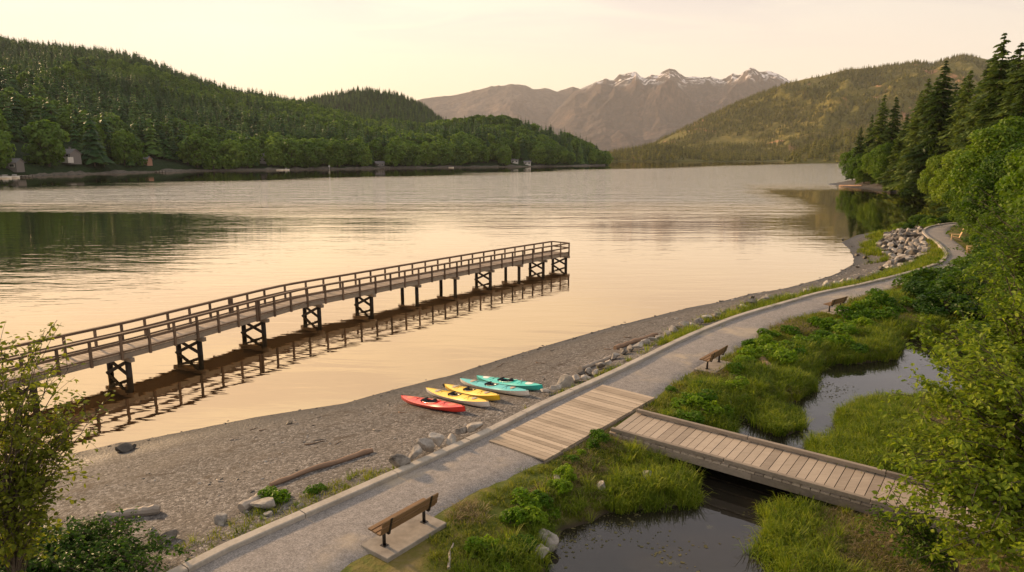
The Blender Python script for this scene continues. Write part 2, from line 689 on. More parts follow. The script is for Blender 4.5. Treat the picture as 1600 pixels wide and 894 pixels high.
M['beach'] = t.end(t.bsdf(peb, t.step(wet, 0.5, 0.95, 0.55, 0.85), spec=0.18, normal=t.bump(h, 0.75, 0.035)))

# marsh soil and moss
t = NT('marsh_soil')
n1 = t.noise(0.55, 5, 0.6)
n2 = t.noise(3.2, 5, 0.65)
c = t.ramp(t.math('ADD', t.math('MULTIPLY', n1, 0.7), t.math('MULTIPLY', n2, 0.3)),
           [(0.30, (0.05, 0.075, 0.010)), (0.48, (0.095, 0.11, 0.016)), (0.58, (0.15, 0.125, 0.032)), (0.70, (0.22, 0.165, 0.085))])
mud = t.step(t.sepz(), 1.72, 1.92, 1.0, 0.0)
c = t.mix(mud, c, (0.045, 0.034, 0.022))
M['marsh'] = t.end(t.bsdf(c, 0.85, spec=0.2, normal=t.bump(t.math('ADD', n2, n1), 0.8, 0.08)))

# forest floor on the slope
M['slope'] = plain('forest_floor', (0.035, 0.045, 0.014), 0.9, vary=0.5, scale=0.8, bump=0.5)

# gravel path
t = NT('path_gravel')
n1 = t.noise(0.42, 4, 0.55, dist=0.4)
v = t.voro(36.0)
s = t.n('ShaderNodeSeparateColor')
t.set(s.inputs[0], v)
n3 = t.noise(4.0, 5, 0.7)
k = t.math('ADD', t.math('MULTIPLY', s.outputs[0], 0.40), t.math('MULTIPLY', n3, 0.60))
c = t.ramp(k, [(0.2, (0.145, 0.132, 0.12)), (0.5, (0.255, 0.232, 0.212)), (0.8, (0.39, 0.355, 0.325))])
c = t.mix(t.step(n1, 0.52, 0.72, 0.0, 0.75), c, (0.44, 0.365, 0.265))
c = t.mix(1.0, c, (0.97, 0.97, 0.985), 'MULTIPLY')
M['path'] = t.end(t.bsdf(c, 0.9, spec=0.2, normal=t.bump(t.math('ADD', k, n1), 0.7, 0.035)))

# concrete
t = NT('concrete')
n1 = t.noise(1.1, 5, 0.65)
n2 = t.noise(14, 4, 0.6)
c = t.ramp(t.math('ADD', t.math('MULTIPLY', n1, 0.6), t.math('MULTIPLY', n2, 0.4)), [(0.3, (0.28, 0.245, 0.20)), (0.55, (0.42, 0.37, 0.31)), (0.75, (0.52, 0.46, 0.39))])
M['concrete'] = t.end(t.bsdf(c, 0.85, spec=0.25, normal=t.bump(n2, 0.25, 0.01)))

M['slab'] = plain('slab_concrete', (0.27, 0.235, 0.195), 0.9, vary=.25, scale=3, bump=.3)
# rock
t = NT('boulder_rock')
n1 = t.noise(1.6, 6, 0.65, t.pos(obj=True))
n2 = t.noise(9, 4, 0.6, t.pos(obj=True))
c = t.ramp(t.math('ADD', t.math('MULTIPLY', n1, 0.6), t.math('ADD', t.math('MULTIPLY', n2, 0.2), t.math('MULTIPLY', t.rand(), 0.22))),
           [(0.32, (0.07, 0.063, 0.055)), (0.46, (0.24, 0.215, 0.19)), (0.66, (0.43, 0.395, 0.35)), (0.9, (0.58, 0.53, 0.47))])
M['rock'] = t.end(t.bsdf(c, 0.85, spec=0.25, normal=t.bump(t.math('ADD', n1, t.math('MULTIPLY', n2, 0.4)), 0.6, 0.06)))
M['darkrock'] = plain('dark_rock', (0.06, 0.05, 0.04), 0.7, vary=0.5, scale=5, bump=0.5)

M['deck'] = wood('deck_planks', (0.24, 0.185, 0.13), (0.50, 0.40, 0.295), 4)
M['deckgrey'] = wood('bridge_planks', (0.22, 0.175, 0.135), (0.43, 0.35, 0.27), 4)
M['timber'] = wood('weathered_timber', (0.10, 0.08, 0.062), (0.30, 0.245, 0.19), 4)
M['pier'] = wood('pier_timber', (0.055, 0.037, 0.025), (0.185, 0.125, 0.085), 4)
M['pierdeck'] = wood('pier_planks', (0.19, 0.145, 0.105), (0.38, 0.30, 0.225), 4)
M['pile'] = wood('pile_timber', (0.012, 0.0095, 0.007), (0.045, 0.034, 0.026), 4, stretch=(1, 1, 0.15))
M['bench'] = wood('bench_slats', (0.12, 0.068, 0.033), (0.29, 0.175, 0.085), 5)
M['chairwood'] = wood('pale_chair_wood', (0.50, 0.33, 0.16), (0.75, 0.54, 0.30), 5)
M['drift'] = wood('driftwood', (0.10, 0.08, 0.063), (0.40, 0.345, 0.29), 4)
M['driftbrown'] = wood('brown_driftwood', (0.07, 0.042, 0.027), (0.27, 0.175, 0.115), 4)
M['metal'] = plain('dark_metal', (0.035, 0.028, 0.024), 0.45, 0.6, bump=0.05)
M['bark'] = plain('bark', (0.075, 0.055, 0.038), 0.9, vary=0.5, scale=6, bump=0.8)
M['red'] = plain('red_plastic', (0.72, 0.028, 0.016), 0.32, vary=0.06, coat=0.3, bump=0.0)
M['redpale'] = plain('salmon_plastic', (0.76, 0.16, 0.09), 0.42, vary=0.06, bump=0.0)
M['yellow'] = plain('yellow_plastic', (0.85, 0.54, 0.012), 0.32, vary=0.06, coat=0.3, bump=0.0)
M['teal'] = plain('teal_plastic', (0.035, 0.41, 0.44), 0.32, vary=0.06, coat=0.3, bump=0.0)
M['turq'] = plain('turquoise_plastic', (0.02, 0.47, 0.42), 0.32, vary=0.06, coat=0.3, bump=0.0)
M['palehull'] = plain('pale_hull', (0.72, 0.69, 0.64), 0.35, vary=0.05, bump=0.0)
M['hatch'] = plain('grey_hatch', (0.34, 0.28, 0.22), 0.6, vary=0.1, bump=0.0)
M['black'] = plain('black_plastic', (0.012, 0.011, 0.012), 0.5, vary=0.2, bump=0.0)
M['navy'] = plain('navy_cockpit', (0.012, 0.022, 0.055), 0.55, vary=0.2, bump=0.0)
M['needle'] = foliage('conifer_needles', (0.03, 0.058, 0.014), (0.072, 0.115, 0.026), (0.15, 0.20, 0.042), 0.25)
M['needlefar'] = foliage('hillside_needles', (0.012, 0.042, 0.014), (0.042, 0.10, 0.024), (0.13, 0.205, 0.036), 0.2)
M['leaf'] = foliage('broad_leaves', (0.024, 0.06, 0.006), (0.082, 0.15, 0.012), (0.19, 0.255, 0.024), 0.36)
M['leaffar'] = foliage('far_broad_leaves', (0.045, 0.095, 0.018), (0.11, 0.19, 0.034), (0.20, 0.29, 0.05), 0.35)
M['leafnear'] = foliage('alder_leaves', (0.038, 0.078, 0.006), (0.105, 0.165, 0.012), (0.235, 0.29, 0.026), 0.42, 0.5)
M['leafolive'] = foliage('young_tree_leaves', (0.04, 0.065, 0.007), (0.105, 0.135, 0.014), (0.22, 0.235, 0.03), 0.45, 0.45)
M['leafdark'] = foliage('salmonberry_leaves', (0.015, 0.045, 0.006), (0.045, 0.098, 0.010), (0.11, 0.175, 0.02), 0.35, 0.5)
M['bush'] = foliage('marsh_bush_leaves', (0.032, 0.09, 0.005), (0.105, 0.20, 0.010), (0.23, 0.32, 0.02), 0.4)
M['grass'] = foliage('sedge', (0.05, 0.09, 0.007), (0.145, 0.205, 0.014), (0.31, 0.33, 0.036), 0.4)
M['grassshort'] = foliage('short_grass', (0.06, 0.095, 0.007), (0.16, 0.19, 0.014), (0.32, 0.29, 0.045), 0.35)
M['straw'] = foliage('dead_straw', (0.13, 0.095, 0.045), (0.24, 0.18, 0.095), (0.40, 0.31, 0.18), 0.3)
M['housewall'] = plain('grey_siding', (0.14, 0.13, 0.125), 0.8, vary=0.1)
M['housewhite'] = plain('white_siding', (0.50, 0.48, 0.45), 0.8, vary=0.06)
M['houserust'] = plain('rust_siding', (0.30, 0.16, 0.11), 0.8, vary=0.1)
M['roof'] = plain('grey_shingles', (0.15, 0.145, 0.15), 0.85, vary=0.2, scale=3)
M['glass'] = plain('window_glass', (0.05, 0.055, 0.06), 0.1, spec=0.8, vary=0.1, bump=0.0)
M['pebble'] = M['rock']


def far_ground(name, c1, c2, c3, scale, patch=None, snow=None):
    t = NT(name)
    n1 = t.noise(scale, 6, 0.62)
    n2 = t.noise(scale * 7, 5, 0.65)
    k = t.math('ADD', t.math('MULTIPLY', n1, 0.62), t.math('MULTIPLY', n2, 0.38))
    c = t.ramp(k, [(0.32, c1), (0.5, c2), (0.68, c3)])
    if snow:
        gul = t.noise(scale * 9, 5, 0.7, t.pos((1, 1, 0.22)), 0.4)
        c = t.mix(t.step(gul, 0.42, 0.60, 0.62, 0.0), c, (0.035, 0.028, 0.024))
    if patch:
        pc, psc, lo, hi = patch
        c = t.mix(t.step(t.noise(psc, 5, 0.62, dist=0.6), lo, hi), c, pc)
    if snow:
        z0, z1 = snow
        alt = t.step(t.math('ADD', t.sepz(), t.math('MULTIPLY', t.math('SUBTRACT', t.noise(scale * 1.5, 6, 0.7), 0.5), 500.0)), z0, z1)
        gaps = t.step(t.noise(scale * 4, 6, 0.7, t.pos((1, 1, 0.35))), 0.50, 0.545)
        c = t.mix(t.math('MULTIPLY', alt, gaps), c, (0.85, 0.78, 0.76))
    return t.end(t.bsdf(c, 0.95, spec=0.1, normal=t.bump(n2, 0.9, 1.0 / scale * 0.05)))


M['hill'] = far_ground('hillside_ground', (0.012, 0.025, 0.010), (0.02, 0.037, 0.014), (0.03, 0.05, 0.018), 0.02)
M['mtn_far'] = far_ground('mountain_far_rock', (0.08, 0.057, 0.046), (0.13, 0.09, 0.07), (0.20, 0.14, 0.107), 0.0016, None, (1380, 1650))
M['mtn'] = far_ground('mountain_rock', (0.04, 0.031, 0.027), (0.085, 0.06, 0.047), (0.19, 0.12, 0.085), 0.0019, None, (1080, 1300))
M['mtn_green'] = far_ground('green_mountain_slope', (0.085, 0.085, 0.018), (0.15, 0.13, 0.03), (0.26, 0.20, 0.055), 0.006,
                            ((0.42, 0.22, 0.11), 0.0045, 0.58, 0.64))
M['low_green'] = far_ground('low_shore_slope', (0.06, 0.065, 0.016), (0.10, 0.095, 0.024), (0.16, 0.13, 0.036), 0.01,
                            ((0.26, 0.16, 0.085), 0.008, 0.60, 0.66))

# ------------------------------------------------------------------ the site plan (world metres, lake level z = 0)
ZP = 2.4           # path level
ZPOND = 1.72
shore_px = [(185, 692), (210, 690), (320, 668), (400, 652), (470, 641), (540, 630.5), (579, 619), (629, 605.6), (666, 596), (708, 586),
            (776, 563.6), (855, 540), (906, 525), (956, 511), (1025, 494), (1081, 480), (1125, 472), (1175, 459), (1225, 451.5),
            (1272, 439), (1303, 430), (1334, 414), (1336, 405), (1330, 390), (1317, 379), (1343, 367), (1375, 362), (1411, 358), (1427, 354)]
shore = [(-120, -60), (-45, 2), (-30, 15), (-22, 22.8)] + [tuple(gp(*p)) for p in shore_px]
PA, PB = gp(1465, 311), gp(1312, 290.5)
shore += [(78, 121), (88, 133), (104, 160), tuple(PA + (6, -14)), tuple(PA), tuple(PA * .66 + PB * .34 + (2, 0)), tuple(PA * .3 + PB * .7), tuple(PB), (PB[0] + 4, PB[1] + 22),
          (PB[0] + 60, PB[1] + 60), (PB[0] + 500, PB[1] + 250)]
shore = np.array(shore)
land_poly = np.vstack([shore, [(1500, 500), (1500, -200), (-120, -200)]])

kerb_px = [(300, 893), (360, 862), (475, 811), (590, 760), (762, 682), (850, 637), (937, 598), (997, 569), (1050, 542), (1100, 519), (1156, 497), (1219, 478),
           (1287, 459), (1350, 446), (1424, 427), (1460, 416), (1476, 408), (1480, 396), (1466, 380), (1450, 370), (1445, 361),
           (1459, 354), (1495, 349)]
kerb = np.array([(-16.5, 1.2), (-11.0, 9.5)] + [tuple(gp(*p, ZP)) for p in kerb_px] + [(74, 102), (90, 104)])
kerb_s = smooth_poly(kerb, 5)
right_px = [(529, 890), (561, 870), (600, 846), (687, 801), (745, 766), (811, 737), (850, 718), (937, 672), (1025, 621), (1083, 578), (1131, 556), (1178, 531), (1212, 509),
            (1250, 495), (1300, 481), (1350, 467), (1427, 443), (1500, 418), (1526, 408), (1508, 388), (1482, 366), (1486, 357), (1500, 353)]
right = np.array([(-12.9, 1.4), (-8.0, 9.0)] + [tuple(gp(*p, ZP)) for p in right_px] + [(75, 98.5), (90, 100)])
right_s = smooth_poly(right, 5)
inner_poly = np.vstack([kerb_s, [(88, 109), (95, 129), (110, 157), PA + (11, -12), PA + (8, 3), PB + (10, -4), PB + (16, 16), (1500, 480), (1500, -190), (-16, -190)]])
path_poly = np.vstack([kerb_s, right_s[::-1]])

pondA = np.array([gp(*p, ZPOND) for p in [(855, 893), (885, 862), (925, 832), (985, 808), (1040, 800), (1075, 792), (1105, 772), (1085, 740), (1068, 712), (1120, 690),
                                          (1165, 668), (1195, 652), (1240, 645), (1262, 625), (1290, 612), (1283, 596), (1266, 585), (1290, 576), (1340, 572), (1395, 562), (1420, 550),
                                          (1404, 537), (1412, 529), (1470, 531), (1530, 527), (1560, 545), (1555, 580), (1500, 612), (1440, 625), (1380, 626), (1330, 632), (1298, 660), (1294, 690), (1262, 700),
                                          (1245, 740), (1242, 775), (1205, 805), (1186, 835), (1190, 870), (1200, 893)]] + [(5.5, 8.0), (-0.5, 9.0)])
pond_poly = smooth_poly(np.vstack([pondA, pondA[:1]]), 3)[:-1]
isle = np.array([gp(*p, ZPOND) for p in [(1186, 664), (1192, 644), (1215, 638), (1240, 648), (1243, 668), (1215, 676)]])


def land_height(x, y):
    P = np.stack([np.ravel(x), np.ravel(y)], 1).astype(float)
    ds = sdist(P, land_poly)
    dk = sdist(P, inner_poly)
    t = np.clip(ds / (ds + np.maximum(-dk, 0) + 1e-6), 0, 1)
    n = fbm(P[:, 0], P[:, 1], 2.2, 4, 3) - 0.5
    n2 = fbm(P[:, 0], P[:, 1], 7.0, 4, 8) - 0.5
    z = np.where(ds < 0, np.maximum(ds * 0.13, -3.0), 2.36 * t ** 0.92 + n * 0.10 * np.clip(ds, 0, 1) + n2 * 0.22 * np.clip(ds / 4, 0, 1) * (1 - t))
    # inside the kerb: marsh
    dpa = sdist(P, path_poly)
    dpo = sdist(P, pond_poly) + 0.30 + 1.3 * (fbm(P[:, 0], P[:, 1], 1.5, 3, 19) - .5)
    near_path = np.clip(1.25 + dpa / 1.9, 0, 1)
    marsh = 2.14 + n * 0.42 + n2 * 0.40
    marsh = marsh * (1 - near_path) + 2.33 * near_path
    bank = np.clip((-dpo) / 1.3, 0, 1) ** 0.7
    marsh = np.where(dpo > 0, ZPOND - np.minimum(0.05 + dpo * 0.35, 0.5), (ZPOND + 0.02) * (1 - bank) + marsh * bank)
    di = sdist(P, isle)
    marsh = np.where(di > -0.4, np.maximum(marsh, ZPOND + 0.16 * np.clip((di + 0.4) / 0.8, 0, 1)), marsh)
    # the wooded slope that rises on the right
    off = np.where(P[:, 1] > 62, 9.0, 9.0 + (62 - np.minimum(P[:, 1], 62)) * 0.26)
    rise = np.maximum(dk - off, 0)
    marsh = marsh + np.minimum(rise * 0.20 + 0.0016 * np.minimum(rise, 100) ** 2, 44) * np.clip((P[:, 1] + 10) / 60, 0.15, 1)
    z = np.where(dk > 0, marsh, z)
    shape = np.shape(x)
    return z.reshape(shape), ds.reshape(shape), dk.reshape(shape), dpa.reshape(shape), dpo.reshape(shape)


def ground_z(x, y):
    return land_height(np.atleast_1d(np.asarray(x, float)), np.atleast_1d(np.asarray(y, float)))[0]


def axis(a, b, step, lo, hi, grow):
    mid = list(np.arange(a, b + 1e-6, step))
    up, s = [b], step
    while up[-1] < hi:
        s = min(s * grow, 22)
        up.append(up[-1] + s)
    dn, s = [a], step
    while dn[-1] > lo:
        s = min(s * grow, 22)
        dn.append(dn[-1] - s)
    return np.array(dn[:0:-1] + mid + up[1:])


xs = axis(-20, 30, 0.25, -118, 700, 1.05)
ys = axis(12, 58, 0.25, -60, 640, 1.035)
GX, GY = np.meshgrid(xs, ys)
GZ, DS, DK, DPA, DPO = land_height(GX, GY)
vid = np.arange(GX.size).reshape(GX.shape)
q = np.stack([vid[:-1, :-1], vid[:-1, 1:], vid[1:, 1:], vid[1:, :-1]], -1).reshape(-1, 4)
V = np.stack([GX, GY, GZ], -1).reshape(-1, 3)
dkq = DK.reshape(-1)[q].mean(1)
dsq = DS.reshape(-1)[q].max(1)
riseq = (np.where(V[:, 1] > 62, 9.0, 9.0 + (62 - np.minimum(V[:, 1], 62)) * 0.26))[q].mean(1)


def sub(sel):
    f = q[sel]
    u, inv = np.unique(f, return_inverse=True)
    return V[u], inv.reshape(f.shape)


for nm, sel, mt in (('beach', (dkq <= 0) & (dsq > -26), 'beach'), ('marsh_ground', (dkq > 0) & (dkq <= riseq + 4), 'marsh'), ('hillside_ground', (dkq > 0) & (dkq > riseq + 4), 'slope')):
    g = Geo()
    v, f = sub(sel)
    g.add(v, f, 0, np.zeros(len(f)))
    tag(g.build(nm, M[mt], smooth=True), kind='structure')

g = Geo()
g.add([(-9000, -250, 0), (11000, -250, 0), (11000, 10500, 0), (-9000, 10500, 0)], [[0, 1, 2, 3]], 0, 0.0)
tag(g.build('lake_water', M['lake']), kind='structure')

# pond surface: one sheet a little larger than the basin
g = Geo()
lo, hi = pond_poly.min(0) - 1.3, pond_poly.max(0) + 1.3
px_, py_ = np.meshgrid(np.linspace(lo[0], hi[0], 60), np.linspace(lo[1], hi[1], 60))
PP = np.stack([px_.ravel(), py_.ravel()], 1)
keep = (sdist(PP, pond_poly) > -1.6).reshape(px_.shape)
vid2 = np.arange(px_.size).reshape(px_.shape)
q2 = np.stack([vid2[:-1, :-1], vid2[:-1, 1:], vid2[1:, 1:], vid2[1:, :-1]], -1).reshape(-1, 4)
q2 = q2[keep.reshape(-1)[q2].any(1)]
u, inv = np.unique(q2, return_inverse=True)
g.add(np.c_[PP[u], np.full(len(u), ZPOND)], inv.reshape(q2.shape), 0, 0.0)
tag(g.build('pond_water', M['pond']), kind='structure')

# the gravel path with an uneven marsh-side edge
n_ = 420
a_ = resample(kerb_s, n_)
b_ = resample(right_s, n_)
# pair each kerb point with the nearest point of the other edge, kept in order
bb = resample(right_s, 3000)
idx = np.maximum.accumulate(np.array([np.argmin(((bb - p) ** 2).sum(1)) for p in a_]))
b_ = bb[idx]
w_ = (fbm(b_[:, 0] * 3, b_[:, 1] * 3, 1.7, 3, 5) - 0.5) * 0.5
dirn = b_ - a_
dirn /= np.linalg.norm(dirn, axis=1)[:, None]
b_ = b_ + dirn * w_[:, None]
g = Geo()
T = np.linspace(0, 1, 9)
X = a_[:, None, 0] * (1 - T) + b_[:, None, 0] * T
Y = a_[:, None, 1] * (1 - T) + b_[:, None, 1] * T
Z = np.full_like(X, ZP) + 0.03 * np.sin(T * math.pi)[None, :]
Z[:, -1] -= 0.07
g.grid(X, Y, Z)
tag(g.build('gravel_path', M['path'], smooth=True), kind='structure')

# concrete kerb along the lake side, cast in lengths
g = Geo()
ks = resample(kerb_s, 1200)
S = np.r_[0, np.cumsum(np.linalg.norm(np.diff(ks, axis=0), axis=1))]
skip = []
L = 0.0
while L < S[-1] - 1:
    ln = 3.2
    s0, s1 = L + 0.012, min(L + ln, S[-1]) - 0.012
    pts = np.stack([np.interp(np.linspace(s0, s1, 4), S, ks[:, k]) for k in (0, 1)], 1)
    tan = np.gradient(pts, axis=0)
    tan /= np.linalg.norm(tan, axis=1)[:, None]
    nor = np.stack([-tan[:, 1], tan[:, 0]], 1)     # towards the lake
    dz = random.uniform(-0.012, 0.012)
    prof = [(0.0, 1.75), (0.0, 2.515 + dz), (0.025, 2.54 + dz), (0.285, 2.54 + dz), (0.31, 2.515 + dz), (0.31, 1.75)]
    rows = np.array([[(p[0] + n[0] * o, p[1] + n[1] * o, z) for o, z in prof] for p, n in zip(pts, nor)])
    r, c = rows.shape[:2]
    iv = np.arange(r * c).reshape(r, c)
    qq = np.stack([iv[:-1, :-1], iv[:-1, 1:], iv[1:, 1:], iv[1:, :-1]], -1).reshape(-1, 4)
    fs = [list(x) for x in qq] + [list(iv[0]), list(iv[-1][::-1])]
    g.add(rows.reshape(-1, 3), fs, 0, random.random())
    L += ln
tag(g.build('kerb', M['concrete']), kind='structure')


# ------------------------------------------------------------------ hills and mountains
def terrain_range(name, mat, sil, r_base, r_ridge, r_back, n_az=260, n_r=70, rough=0.25, nscale=300, seed=1, tree=0.0, power=1.0, base_z=0.0, crag=0.0):
    """a landmass whose foot lies r_base away and whose crest, r_ridge away, has the skyline sil [(px, py)...]; each may vary along px"""
    sp = np.array(sil, float)
    pxs = np.linspace(sp[0, 0], sp[-1, 0], n_az)
    py = np.interp(pxs, sp[:, 0], sp[:, 1])
    f = lambda r: np.interp(pxs, [a for a, _ in r], [b for _, b in r]) if isinstance(r, list) else np.full(n_az, float(r))
    rb, rr, rk = f(r_base), f(r_ridge), f(r_back)
    top = np.array([at_depth(a, b, d)[2] for a, b, d in zip(pxs, py, rr)]) - tree
    top = np.maximum(top, 0.5)
    kx = np.array([at_depth(a, 245, 1.0)[0] for a in pxs])    # lateral slope of the column at the horizon
    T = np.linspace(0, 1, n_r)
    Tb = np.linspace(0, 1, 14)[1:]
    dist = np.concatenate([rb[:, None] + (rr - rb)[:, None] * T, rr[:, None] + (rk - rr)[:, None] * Tb], 1)
    prof = np.concatenate([T ** power, 1 - Tb ** 1.4])
    # beneath the crest every column is lifted in proportion, so the crest keeps its line
    X = kx[:, None] * dist
    Y = dist
    nz = ridged(X, Y, nscale, 5, seed) - 0.45
    nf = fbm(X, Y, nscale * 0.23, 4, seed + 3) - 0.5
    mask = np.concatenate([np.abs(np.sin(T * math.pi)) ** 1.15 * (1 - 0.1 * T), 0.35 * np.sin(Tb * math.pi)])
    Z = base_z + (top - base_z)[:, None] * prof
    Z = Z + top[:, None] * rough * (nz + 0.35 * nf) * mask
    if crag:
        cm = np.concatenate([np.clip(T - .45, 0, .5) / .5, 1 - Tb * .6])
        Z = Z + top[:, None] * crag * cm * ((ridged(X, Y, nscale * .30, 5, seed + 9) - .5) + .5 * (ridged(X, Y, nscale * .1, 4, seed + 5) - .5))
    Z[:, 0] = -4
    Z = np.maximum(Z, np.where(prof > 0.03, 0.4, -4.0))
    g = Geo()
    g.grid(X.T, Y.T, Z.T)
    o = g.build(name, mat, smooth=True)
    tag(o, kind='structure')
    return (X, Y, Z)


FRONT_SIL = [(-330, 42), (-120, 45), (0, 58), (60, 68), (150, 75), (220, 88), (300, 118), (370, 142), (430, 154), (490, 163), (540, 176), (600, 189), (660, 197),
             (705, 191), (745, 184), (790, 187), (830, 200), (880, 212), (918, 227), (938, 246), (950, 256)]
FB = [(x, gp(x, y)[1]) for x, y in [(-330, 284), (0, 277.5), (60, 275), (100, 273.5), (160, 271.5), (230, 269.5), (300, 267.5), (420, 266), (520, 264.5), (640, 262.8), (700, 262), (800, 260.8), (870, 260), (950, 258.6)]]
FR = [(-330, 1350), (0, 1450), (300, 1400), (430, 1300), (600, 1150), (700, 1060), (850, 1040), (950, 1060)]
fx_, fy_, fz_ = terrain_range('forested_hill', M['hill'], FRONT_SIL, FB, FR, [(-330, 1900), (950, 1250)], 300, 70, 0.16, 210, 4, tree=13.0, power=0.92)
HILL2_SIL = [(330, 200), (430, 172), (480, 153), (520, 142), (570, 135), (620, 141), (660, 159), (690, 182), (720, 203), (760, 235)]
hx_, hy_, hz_ = terrain_range('rear_hill', M['hill'], HILL2_SIL, [(330, 1560), (760, 1400)], 2100, 2600, 160, 50, 0.15, 260, 9, tree=14.0)

terrain_range('mountain_far', M['mtn_far'], [(560, 190), (640, 158), (665, 153), (700, 150), (735, 143), (760, 136), (800, 130), (815, 133), (832, 139), (850, 137), (870, 143), (893, 136), (905, 139),
              (925, 133), (960, 140), (1010, 160), (1100, 190)], 9500, 14000, 15500, 420, 110, 0.42, 1700, 21, crag=.03)
MT = [(820, 215), (850, 190), (880, 160), (897, 142), (915, 134), (930, 127), (945, 122), (955, 125), (965, 117), (978, 113), (990, 112), (996, 119), (1003, 122), (1012, 116), (1022, 117), (1030, 112),
      (1040, 107), (1048, 109), (1056, 116), (1064, 121), (1075, 120), (1090, 121), (1104, 120), (1118, 124), (1128, 121), (1137, 113), (1146, 116), (1152, 113), (1160, 109), (1168, 106),
      (1176, 111), (1184, 113), (1196, 111), (1208, 115), (1220, 122), (1230, 128), (1300, 150), (1400, 190)]
terrain_range('mountain_peaks', M['mtn'], MT, 7800, 12000, 13500, 620, 170, 0.52, 1350, 33, crag=.028)
GREEN = [(960, 250), (1000, 238), (1035, 218), (1065, 203), (1100, 184), (1125, 172), (1150, 160), (1185, 146), (1220, 131), (1250, 123), (1270, 120), (1300, 112), (1320, 108), (1350, 106), (1380, 103),
         (1402, 99), (1420, 97), (1440, 101), (1456, 95), (1480, 88), (1500, 88), (1520, 92), (1540, 97), (1600, 90), (1800, 70), (2100, 60)]
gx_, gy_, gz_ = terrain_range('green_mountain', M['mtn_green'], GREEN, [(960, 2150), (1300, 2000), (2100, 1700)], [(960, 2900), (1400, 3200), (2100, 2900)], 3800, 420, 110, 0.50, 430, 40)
LOW = [(900, 252), (940, 240), (975, 233), (1010, 226), (1035, 223), (1055, 226), (1100, 236), (1160, 239), (1240, 243), (1330, 246)]
lx_, ly_, lz_ = terrain_range('low_shore_hill', M['low_green'], LOW, 1720, 1950, 2100, 200, 30, 0.25, 120, 51, tree=8.0)
GOLD = [(1222, 252), (1232, 244), (1245, 235), (1268, 224), (1295, 214), (1320, 206), (1345, 200), (1380, 190), (1450, 178), (1560, 165), (2000, 150)]
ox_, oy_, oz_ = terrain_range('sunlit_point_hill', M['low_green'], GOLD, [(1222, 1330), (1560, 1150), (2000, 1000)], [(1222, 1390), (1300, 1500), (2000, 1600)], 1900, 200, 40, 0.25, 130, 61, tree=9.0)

# ------------------------------------------------------------------ haze
hz = Geo()
hz.box((600, 8150, 892), (26000, 16860, 1800))
tm = bpy.data.materials.new('haze')
tm.use_nodes = True
tm.node_tree.nodes.clear()
vo = tm.node_tree.nodes.new('ShaderNodeOutputMaterial')
pv = tm.node_tree.nodes.new('ShaderNodeVolumePrincipled')
pv.inputs['Color'].default_value = (0.93, 0.93, 0.95, 1)
pv.inputs['Density'].default_value = HAZE_DENSITY
pv.inputs['Anisotropy'].default_value = 0.0
tm.node_tree.links.new(pv.outputs[0], vo.inputs['Volume'])
HAZE = hz.build('haze', tm)
tag(HAZE, kind='stuff')

# ------------------------------------------------------------------ vegetation builders
def rand_unit(n):
    v = rng.normal(size=(n, 3))
    return v / np.linalg.norm(v, axis=1)[:, None]


def leaf_quads(g, c, nrm, size, mat=0, aspect=1.5, tint=None, shape='quad', along=None):
    """leaf-sized faces centred at c facing nrm"""
    n = len(c)
    size = np.broadcast_to(size, (n,))[:, None]
    nrm = nrm / (np.linalg.norm(nrm, axis=1)[:, None] + 1e-9)
    r = rand_unit(n) if along is None else along
    u = r - (r * nrm).sum(1)[:, None] * nrm
    u /= np.linalg.norm(u, axis=1)[:, None] + 1e-9
    w = np.cross(nrm, u)
    a, b = size * aspect / 2, size / 2
    if shape == 'quad':
        V = np.stack([c - u * a, c + w * b - u * a * .1, c + u * a, c - w * b + u * a * .1], 1).reshape(-1, 3)
        f = np.arange(n * 4).reshape(n, 4)
    else:     # pointed leaf folded along its midrib: six outline points
        lift = nrm * size * 0.16
        V = np.stack([c - u * a, c - u * a * .35 + w * b * .85 + lift, c + u * a * .35 + w * b * .75 + lift, c + u * a,
                      c + u * a * .35 - w * b * .75 + lift, c - u * a * .35 - w * b * .85 + lift], 1).reshape(-1, 3)
        k = np.arange(n)[:, None] * 6
        f = np.concatenate([k + np.array([[0, 1, 2, 3]]), k + np.array([[0, 3, 4, 5]])])
    t = rng.random(n) if tint is None else tint
    if shape != 'quad':
        t = np.r_[t, t]
    g.add(V, f, mat, np.clip(t, 0, 1))


def conifer_low(h, w, lv=13, br=8, seed=0):
    """far conifer: whorls of drooping sprays round a stem; height h, crown width w"""
    r = np.random.default_rng(seed)
    g = Geo()
    g.tube([(0, 0, -1.5), (0, 0, h * .55), (0, 0, h * .98)], [h * .014, h * .009, h * .001], 5, 1, 0.5)
    base = 0.10 + 0.08 * r.random()
    for i in range(lv):
        s = (i + 0.3 * r.random()) / lv
        z = h * (base + (1 - base) * s)
        rad = w / 2 * ((1 - s) ** 0.85) * (0.8 + 0.4 * r.random()) + 0.03 * w
        for k in range(br if s < .75 else br - 3):
            if r.random() < 0.08:
                continue
            a = 2 * math.pi * (k + r.random() * .8) / br + i
            q = rad * (0.7 + 0.5 * r.random())
            d = np.array((math.cos(a), math.sin(a), 0))
            e = np.array((-d[1], d[0], 0))
            p0 = np.array((0, 0, z + q * .18))
            drop = q * (.34 + .3 * r.random())
            bw = q * (.36 + .12 * r.random())
            tip = d * q + (0, 0, z - drop)
            m1 = d * q * .6 + e * bw + (0, 0, z - drop * .75)
            m2 = d * q * .6 - e * bw + (0, 0, z - drop * .75)
            mid = d * q * .62 + (0, 0, z - drop * .25)
            tt = np.clip(r.random() * .75 + .2 * s, 0, 1)
            g.add([p0, m1, mid, m2, tip], [[0, 1, 2], [0, 2, 3], [2, 1, 4], [2, 4, 3]], 0, tt)
    return g


